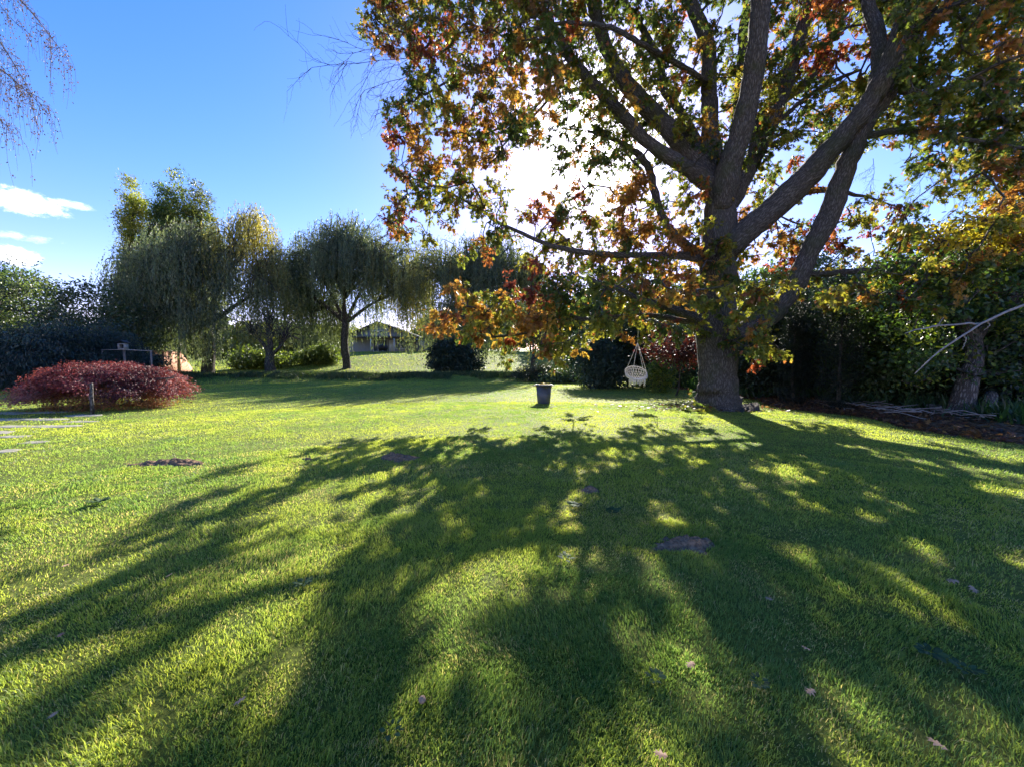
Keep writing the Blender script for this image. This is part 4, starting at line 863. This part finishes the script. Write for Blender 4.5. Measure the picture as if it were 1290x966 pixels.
# ---- hanging macrame chair
def chair():
    hx, hy = wat(802, 13.0), 13.0; zb = at(802, 478, 13)[2]; ztop = at(804, 392, 12.9)[2]
    root = empty('hanging_chair', (hx, hy, zb), 'cream macrame hanging chair on a long rope under the oak', 'hanging chair')
    def A(o): return attach(o, root)
    RS, RB = .25, .36; tilt = .35; zr = zb + .02; ceny = hy
    rope = MB(); apex = np.array([hx + .02, hy, at(802, 432, 13)[2]]); rope.tube(np.array([apex, apex * .5 + np.array([hx + .04, hy, ztop]) * .5, (hx + .05, hy - .02, ztop)]), .012, 6)
    # seat ring and tilted back ring
    t = np.linspace(0, 2 * math.pi, 41); seat = MB(); SR = np.stack([hx + RS * np.cos(t), ceny - .08 + RS * np.sin(t), np.full(41, zr)], 1); seat.tube(SR, .013, 6, cap=False)
    bk_ = MB(); BC = np.array([hx, ceny + .08, zb + .24]); BR = np.stack([hx + RB * np.cos(t), BC[1] + .34 * np.sin(t) * .8, BC[2] + .20 * np.sin(t)], 1); bk_.tube(BR, .015, 6, cap=False)
    net = MB()
    # netting: knotted strings between back ring and seat ring, crossing
    K = 26
    for k in range(K):
        for sgn in (1, -1):
            a0 = 2 * math.pi * k / K; a1 = a0 + sgn * .55
            p0 = np.array([hx + RB * math.cos(a0), BC[1] + .272 * math.sin(a0), BC[2] + .20 * math.sin(a0)]); p1 = np.array([hx + RS * math.cos(a1), ceny - .08 + RS * math.sin(a1), zr])
            m_ = (p0 + p1) / 2 + np.array([.06 * math.cos(a0), .07 * math.sin(a0), -.02]); net.tube(spline(np.array([p0, m_, p1]), 8), .0065, 4, cap=False)
    for f in (.2, .42, .64, .84):
        P_ = np.stack([hx + (RB * (1 - f) + RS * f + .05 * math.sin(math.pi * f)) * np.cos(t), (BC[1] * (1 - f) + (ceny - .08) * f) + (.272 * (1 - f) + RS * f + .05 * math.sin(math.pi * f)) * np.sin(t), BC[2] * (1 - f) + zr * f + .20 * (1 - f) * np.sin(t)], 1); net.tube(P_, .006, 4, cap=False)
    for k in range(-5, 6):
        s = k / 6 * RS; e = math.sqrt(RS * RS - s * s); net.tube(np.array([(hx + s, ceny - .08 - e, zr), (hx + s, ceny - .08, zr - .03), (hx + s, ceny - .08 + e, zr)]), .008, 4); net.tube(np.array([(hx - e, ceny - .08 + s, zr), (hx, ceny - .08 + s, zr - .03), (hx + e, ceny - .08 + s, zr)]), .008, 4)
    for (ax_, ay, az, r) in ((-RB, BC[1], BC[2], 0), (RB, BC[1], BC[2], 0), (-RS * .9, ceny - .18, zr, 0), (RS * .9, ceny - .18, zr, 0)):
        rope.tube(np.array([(hx + ax_, ay, az), (hx + ax_ * .5 + .01, (ay + hy) / 2, (az + apex[2]) / 2), tuple(apex)]), .009, 5)
    fr = MB()
    for k in range(64):
        a0 = 2 * math.pi * k / 64 + rng.normal(0, .03); L_ = .17 + .05 * math.cos(a0 * 8) + rng.normal(0, .01); p = np.array([hx + RS * 1.02 * math.cos(a0), ceny - .08 + RS * 1.02 * math.sin(a0), zr])
        fr.tube(np.array([p, p + (rng.normal(0, .008), rng.normal(0, .008), -L_ * .5), p + (rng.normal(0, .012), rng.normal(0, .012), -L_)]), [.008, .009, .007], 4)
    A(rope.build('rope', M['rope'], smooth=True)); A(seat.build('seat_ring', M['rope'], smooth=True)); A(bk_.build('back_ring', M['rope'], smooth=True)); A(net.build('netting', M['rope'], smooth=True)); A(fr.build('fringe', M['rope']))
chair()

# ---- grey tub
def tub():
    x, y = gpt(685, 508); z = gz(x, y); root = empty('garden_tub', (x, y, z), 'dark blue grey plastic tub with two handles in the middle of the lawn', 'tub')
    b = MB(); b.lathe((0, 0, 0), [(0, .0), (.225, .0), (.235, .012), (.29, .70), (.282, .70), (.23, .04), (0, .04)], 40)
    b.build('body', M['tub'], root, smooth=True)
    b = MB(); b.lathe((0, 0, 0), [(.288, .665), (.318, .665), (.324, .69), (.318, .722), (.285, .724), (.281, .70)], 40); b.build('rim', M['tub'], root, smooth=True)
    for s in (-1, 1):
        b = MB(); b.tube(np.array([(s * .30, -.07, .69), (s * .36, -.06, .67), (s * .375, 0, .655), (s * .36, .06, .67), (s * .30, .07, .69)]), .014, 6); b.build('handle', M['tub'], root, smooth=True)
    n = 500; a = rng.uniform(0, 6.28, n); r = .27 * np.sqrt(rng.random(n)); pos = np.stack([r * np.cos(a), r * np.sin(a), .60 + .13 * rng.random(n) * (1 - (r / .3) ** 2) + .02], 1)
    lv = Leaves(); lv.add(OAK, pos, frames(rng.normal(0, 1, (n, 3)) * np.array([1, 1, .3]), np.array([0, 0, 1]) + rng.normal(0, .4, (n, 3))), rng.uniform(.08, .13, n), np.array([(.30, .24, .12), (.22, .20, .08), (.18, .10, .05)])[rng.integers(0, 3, n)])
    lv.build('leaf_filling', M['leaf'], root)
tub()

# ---- small things in the grass
def leaf_on_lawn(px, py, size, matk, lab, rz=0):
    x, y = gpt(px, py); V, Fc = OAK; size *= .8; V = V.copy() * size; V[:, 1] -= size / 2
    b = MB(); b.add(V * np.array([1, 1, .8]), Fc); o = b.build('fallen_leaf', M[matk]); o.location = (x, y, gz(x, y) + .045); o.rotation_euler = (R(rng.uniform(-15, 15)), R(rng.uniform(-15, 15)), rz); tag(o, lab, 'leaf', 'fallen leaves on the lawn')
for a in ((67, 911, .075, 'paleleaf', 'pale curled leaf in sunny grass at the lower left corner', 1), (302, 893, .07, 'paleleaf', 'pale leaf left of the small round pebble', 2), (77, 808, .06, 'brownleaf', 'small red brown leaf in the sunny grass far left', .4), (213, 731, .06, 'paleleaf', 'straw coloured leaf in the bright grass left of the middle', 2.5),
          (83, 718, .08, 'paleleaf', 'pale leaf on the bright band at the left', .2), (428, 565, .14, 'paleleaf', 'pale leaf on the grass right of the tiny soil heap', 1.3), (578, 571, .16, 'paleleaf', 'pale leaf pair right of the dark crumbly molehill', .1), (870, 846, .08, 'brownleaf', 'brown leaf in the shade right of the lower middle', 2.2),
          (832, 962, .07, 'brownleaf', 'brown leaf at the bottom edge of the picture', 1.1), (968, 761, .07, 'paleleaf', 'small orange leaf in the shade below the largest soil mound', .3), (1021, 881, .07, 'paleleaf', 'pale leaf at the foot of the lower right sun streak', 1.9), (1200, 738, .09, 'paleleaf', 'left one of two pale leaves in the right hand shade', 1.2), (1226, 749, .09, 'paleleaf', 'right one of two pale leaves in the right hand shade', 2.8), (1015, 825, .06, 'paleleaf', 'bright leaf fragment on the sunlit strip at lower right', .8), (1180, 948, .08, 'paleleaf', 'leaf at the bottom right in the bright strip', .5)):
    leaf_on_lawn(*a)
b = MB(); x, y = gpt(532, 891); b.lathe((0, 0, 0), [(0.0, -.012), (.010, -.010), (.0165, 0), (.0165, .006), (.011, .015), (0, .018)], 18); o = b.build('pebble', M['paleleaf'], smooth=True); o.location = (x, y, gz(x, y) + .036); tag(o, 'small round pale brown pebble in the shaded grass at lower middle', 'pebble')
def weed(px, py, s, n, lab):
    x, y = gpt(px, py); a = np.arange(n) * 2.4; pos = np.stack([.02 * np.cos(a), .02 * np.sin(a), np.full(n, .02)], 1) + rng.normal(0, .3, (n, 3)) * s * np.array([1, 1, 0]) * .4
    d = np.stack([np.cos(a), np.sin(a), rng.uniform(.15, .6, n)], 1); lv = Leaves(); s = s * .62; lv.add(OVAL, pos, frames(d, np.array([0, 0, 1.]) + rng.normal(0, .25, (n, 3))), s * rng.uniform(.7, 1.2, n), np.array([(.055, .10, .04)]) * rng.uniform(.7, 1.3, (n, 1)))
    o = lv.build('lawn_weed', M['greenmat']); o.location = (x, y, gz(x, y) + .02); tag(o, lab, 'weed', 'broad leaved weeds in the lawn')
for a in ((382, 740, .07, 22, 'leafy weed rosette in the shadow left of the middle of the lawn'), (725, 640, .10, 26, 'pale weed patch below the small brown molehill'), (772, 648, .10, 22, 'weed patch right below the small brown molehill'), (712, 707, .08, 14, 'weed rosette in the shade between molehill and lower sun patches'), (495, 930, .05, 9, 'single pointed weed near the small pebble'),
          (825, 862, .05, 14, 'small weed beside the lower middle sun patch'), (955, 868, .05, 14, 'weed in the shade left of the lower right sun strip'), (125, 636, .16, 14, 'weed tuft in the sunny grass near the left shadows'), (1170, 830, .08, 20, 'grey green weed clump at lower right'), (1215, 850, .07, 16, 'weed clump nearest the right edge')):
    weed(*a)

# ---- distant house and its terrace things
def house():
    D = 62; x0, x1 = wat(440, D), wat(533, D); z = gz((x0 + x1) / 2, D); xc = wat(478, D); W = x1 - x0
    root = empty('house', (xc, D, z), 'grey low gabled house with a white framed upper window on the hill', 'house')
    zt = at(478, 408, D)[2] - z; ze = at(478, 424, D)[2] - z; dep = 9.0; hw = W / 2; cxm = (x0 + x1) / 2 - xc
    b = MB(); V = np.array([(cxm - hw, 0, -.5), (cxm + hw, 0, -.5), (cxm + hw, 0, ze - .6), (0, 0, zt), (cxm - hw, 0, ze), (cxm - hw, dep, -.5), (cxm + hw, dep, -.5), (cxm + hw, dep, ze - .6), (0, dep, zt), (cxm - hw, dep, ze)])
    b.add(V, [(0, 1, 2, 3, 4), (5, 9, 8, 7, 6), (0, 4, 9, 5), (1, 6, 7, 2), (4, 3, 8, 9), (3, 2, 7, 8)]); b.build('wall', M['render'], root)
    b = MB()
    for (a, c_) in (((cxm - hw - .5, ze - .2), (0, zt + .08)), ((0, zt + .08), (cxm + hw + .5, ze - .75))):
        V = np.array([(a[0], -.7, a[1] + .02), (c_[0], -.7, c_[1] + .02), (c_[0], dep + .5, c_[1] + .02), (a[0], dep + .5, a[1] + .02)]); V2 = V + (0, 0, .22); b.add(np.vstack([V, V2]), [(0, 3, 2, 1), (4, 5, 6, 7), (0, 1, 5, 4), (1, 2, 6, 5), (2, 3, 7, 6), (3, 0, 4, 7)])
    b.build('roof', M['roof'], root)
    zc = at(478, 419.5, D)[2] - z
    def win(px0, px1, py0, py1, nb, frame='white'):
        a0, a1 = wat(px0, D) - xc, wat(px1, D) - xc; t0, t1 = at(478, py1, D)[2] - z, at(478, py0, D)[2] - z
        f = MB(); f.box(((a0 + a1) / 2, -.03, t1 - .06), (a1 - a0, .12, .12)); f.box(((a0 + a1) / 2, -.03, t0 + .06), (a1 - a0, .12, .12))
        for k in range(nb + 1): f.box((a0 + .05 + (a1 - a0 - .1) * k / nb, -.032, (t0 + t1) / 2), (.1, .11, t1 - t0 - .24))
        w_ = f.build('window', M[frame], root); g = MB(); g.box(((a0 + a1) / 2, .0, (t0 + t1) / 2), (a1 - a0 - .1, .05, t1 - t0 - .1)); g.build('pane', M['paneglow'] if False else M['glass'], w_)
    win(467, 485, 416.5, 422, 3); win(471, 489, 428, 443.5, 3); win(499, 516, 428, 440, 3)
    b = MB(); b.box((wat(494, D) - xc, -.06, at(478, 436.5, D)[2] - z), (.75, .08, 1.9)); b.build('door', M['white'], root)
    b = MB(); b.box((cxm, -.9, at(478, 425.5, D)[2] - z), (W * .96, 1.8, .28)); 
    b.build('canopy', M['cladding'], root)
    for k in (-.46, -.15, .16, .46):
        b = MB(); b.box((cxm + W * k, -1.7, (at(478, 426.5, D)[2] - z) / 2 - .1), (.14, .14, at(478, 426.5, D)[2] - z - .05)); b.build('post', M['white'], root)
    # covered barbecue
    bx, by = wat(483, 58), 58; zz = gz(bx, by); r2 = empty('barbecue', (bx, by, zz), 'dark rounded covered barbecue in front of the house windows', 'barbecue')
    b = MB(); b.lathe((0, 0, .55), [(0, -.3), (.55, -.3), (.72, 0), (.66, .4), (.4, .62), (0, .68)], 20); b.build('cover', M['black'], r2, smooth=True)
    for sx in (-1, 1):
        for sy in (-1, 1): b = MB(); b.tube(np.array([(sx * .4, sy * .3, 0), (sx * .35, sy * .3, .4)]), .035, 6); b.build('leg', M['blackmetal'], r2)
    # shed
    sx, sy = wat(536, 60), 60; zz = gz(sx, sy); r3 = empty('garden_shed', (sx, sy, zz), 'small grey shed with a low pitched roof right of the house', 'shed')
    b = MB(); b.add(np.array([(-1.3, 0, -.2), (1.3, 0, -.2), (1.3, 0, 1.7), (0, 0, 2.5), (-1.3, 0, 1.7), (-1.3, 2, -.2), (1.3, 2, -.2), (1.3, 2, 1.7), (0, 2, 2.5), (-1.3, 2, 1.7)]), [(0, 1, 2, 3, 4), (5, 9, 8, 7, 6), (0, 4, 9, 5), (1, 6, 7, 2), (4, 3, 8, 9), (3, 2, 7, 8)]); b.build('wall', M['cladding'], r3)
    b = MB()
    for s in (-1, 1): V = np.array([(s * 1.5, -.15, 1.60), (0, -.15, 2.53), (0, 2.15, 2.53), (s * 1.5, 2.15, 1.60)]); b.add(np.vstack([V, V + (0, 0, .1)]), [(0, 3, 2, 1), (4, 5, 6, 7), (0, 1, 5, 4), (1, 2, 6, 5), (2, 3, 7, 6), (3, 0, 4, 7)])
    b.build('roof', M['roof'], r3)
    b = MB(); b.box((-.4, -.03, .85), (.75, .06, 1.7)); b.build('door', M['render'], r3); b = MB(); b.box((.6, -.03, 1.15), (.7, .06, .6)); b.build('window', M['glass'], r3)
house()

# ---- brick wall, bench and bird house at the left
def left_things():
    A_, B_ = np.array([-32.6, 34.0]), np.array([-34.0, 40.8]); n = B_ - A_; L_ = np.linalg.norm(n); rz = math.atan2(n[1], n[0]); z = min(gz(*A_), gz(*B_))
    root = empty('brick_wall', (A_[0], A_[1], z), 'sunlit orange brick garden wall with a sloping end at the left', 'wall'); root.rotation_euler = (0, 0, rz)
    b = MB(); P_ = [(0, -.3), (L_, -.3), (L_, .5), (L_ - 1.8, 2.15), (0, 2.15)]; V = np.array([(p[0], s, p[1]) for s in (-.12, .12) for p in P_]); b.add(V, [(0, 1, 2, 3, 4), (9, 8, 7, 6, 5)] + [(i, i + 5, (i + 1) % 5 + 5, (i + 1) % 5) for i in range(5)]); b.build('wall', M['brick'], root)
    b = MB(); b.box((L_ / 2 - .9, 0, 2.20), (L_ - 1.8, .32, .09)); b.build('coping', M['stone'], root)
    for k in range(3): b = MB(); b.box((.3 + k * 2.3, -.16, .95), (.36, .08, 2.3)); b.build('pier', M['brick'], root)
    x, y = wat(206, 30), 30; z = gz(x, y); r2 = empty('garden_bench', (x, y, z), 'low dark garden bench in front of the brick wall', 'bench')
    b = MB(); [b.box((0, -.2 + k * .12, .42), (1.5, .1, .035)) for k in range(4)]; b.build('seat', M['black'], r2); b = MB(); [b.box((0, .22, .55 + k * .12), (1.5, .03, .09)) for k in range(3)]; b.build('backrest', M['black'], r2)
    for sx in (-.68, .68):
        for sy, h in ((-.2, .4), (.22, .84)): b = MB(); b.box((sx, sy, h / 2), (.06, .06, h)); b.build('leg', M['black'], r2)
    x, y = wat(165, 24), 23.6; z = gz(x, y); zr = at(165, 440.5, 23.6)[2] - z; r3 = empty('bird_house', (x, y, z), 'small grey framed bird house on a post above the red maple', 'bird house')
    b = MB(); b.box((0, .05, zr / 2), (.09, .09, zr)); b.build('post', M['post'], r3)
    b = MB(); t = .05; zz = zr + .18
    for c_, d_ in (((0, 0, zr + .045), (.40, .28, t)), ((-.18, 0, zz), (t, .26, .26)), ((.18, 0, zz), (t, .26, .26)), ((0, -.0, zr + .335), (.40, .26, t))): b.box(c_, d_)
    b.build('frame', M['render'], r3); b = MB(); b.box((0, .11, zz), (.32, .03, .25)); b.build('back', M['black'], r3)
    b = MB()
    for s in (-1, 1): V = np.array([(s * .32, -.18, zr + .35), (0, -.18, zr + .50), (0, .18, zr + .50), (s * .32, .18, zr + .35)]); b.add(np.vstack([V + (0, 0, .03), V + (0, 0, .06)]), [(0, 3, 2, 1), (4, 5, 6, 7), (0, 1, 5, 4), (1, 2, 6, 5), (2, 3, 7, 6), (3, 0, 4, 7)])
    b.build('roof', M['black'], r3)
    r4 = empty('rail', (x, y - .25, z), 'thin grey horizontal rail on posts passing under the bird house', 'rail')
    b = MB(); b.tube(np.array([(-1.1, 0, zr - .03), (.4, 0, zr - .02), (2.0, 0, zr - .10)]), .025, 8); b.build('bar', M['palewood'], r4)
    for s in (-1.05, 1.9): b = MB(); b.box((s, .03, zr / 2 - .1), (.07, .07, zr + .1)); b.build('post', M['post'], r4)
left_things()

# ---- board fence at the right
def fence():
    A_, B_ = np.array([11.7, 18.5]), np.array([17.4, 11.5]); n = B_ - A_; L_ = np.linalg.norm(n); z = gz(*A_)
    root = empty('board_fence', (A_[0], A_[1], z), 'weathered vertical board fence in the shade behind the right border', 'fence'); root.rotation_euler = (0, 0, math.atan2(n[1], n[0]))
    k = 0; w_ = .14; npan = 5; pl = L_ / npan
    for p in range(npan):
        b = MB(); m = int(pl / (w_ + .006))
        for i in range(m): b.box((p * pl + .08 + (i + .5) * (pl - .1) / m, rng.normal(0, .004), .82 + rng.normal(0, .008)), ((pl - .1) / m - .008, .02, 1.6))
        for zz in (.4, 1.25): b.box(((p + .5) * pl, .035, zz), (pl - .1, .04, .09))
        b.build('board_panel', M['fence'], root); b = MB(); b.box((p * pl, 0, .85), (.1, .1, 1.8)); b.build('post', M['post'], root)
fence()

# ------------------------------------------------------------------ render settings
scene.render.engine = 'CYCLES'
cy = scene.cycles
cy.use_denoising = True
try: cy.denoiser = 'OPENIMAGEDENOISE'
except Exception: pass
cy.max_bounces = 6; cy.diffuse_bounces = 3; cy.transmission_bounces = 4; cy.glossy_bounces = 2; cy.transparent_max_bounces = 4
cy.caustics_reflective = False; cy.caustics_refractive = False; cy.sample_clamp_indirect = 6
cy.use_adaptive_sampling = True; cy.adaptive_threshold = .02
vs = scene.view_settings; vs.view_transform = 'Standard'; vs.look = 'None'; vs.gamma = 1; vs.exposure = 1.5
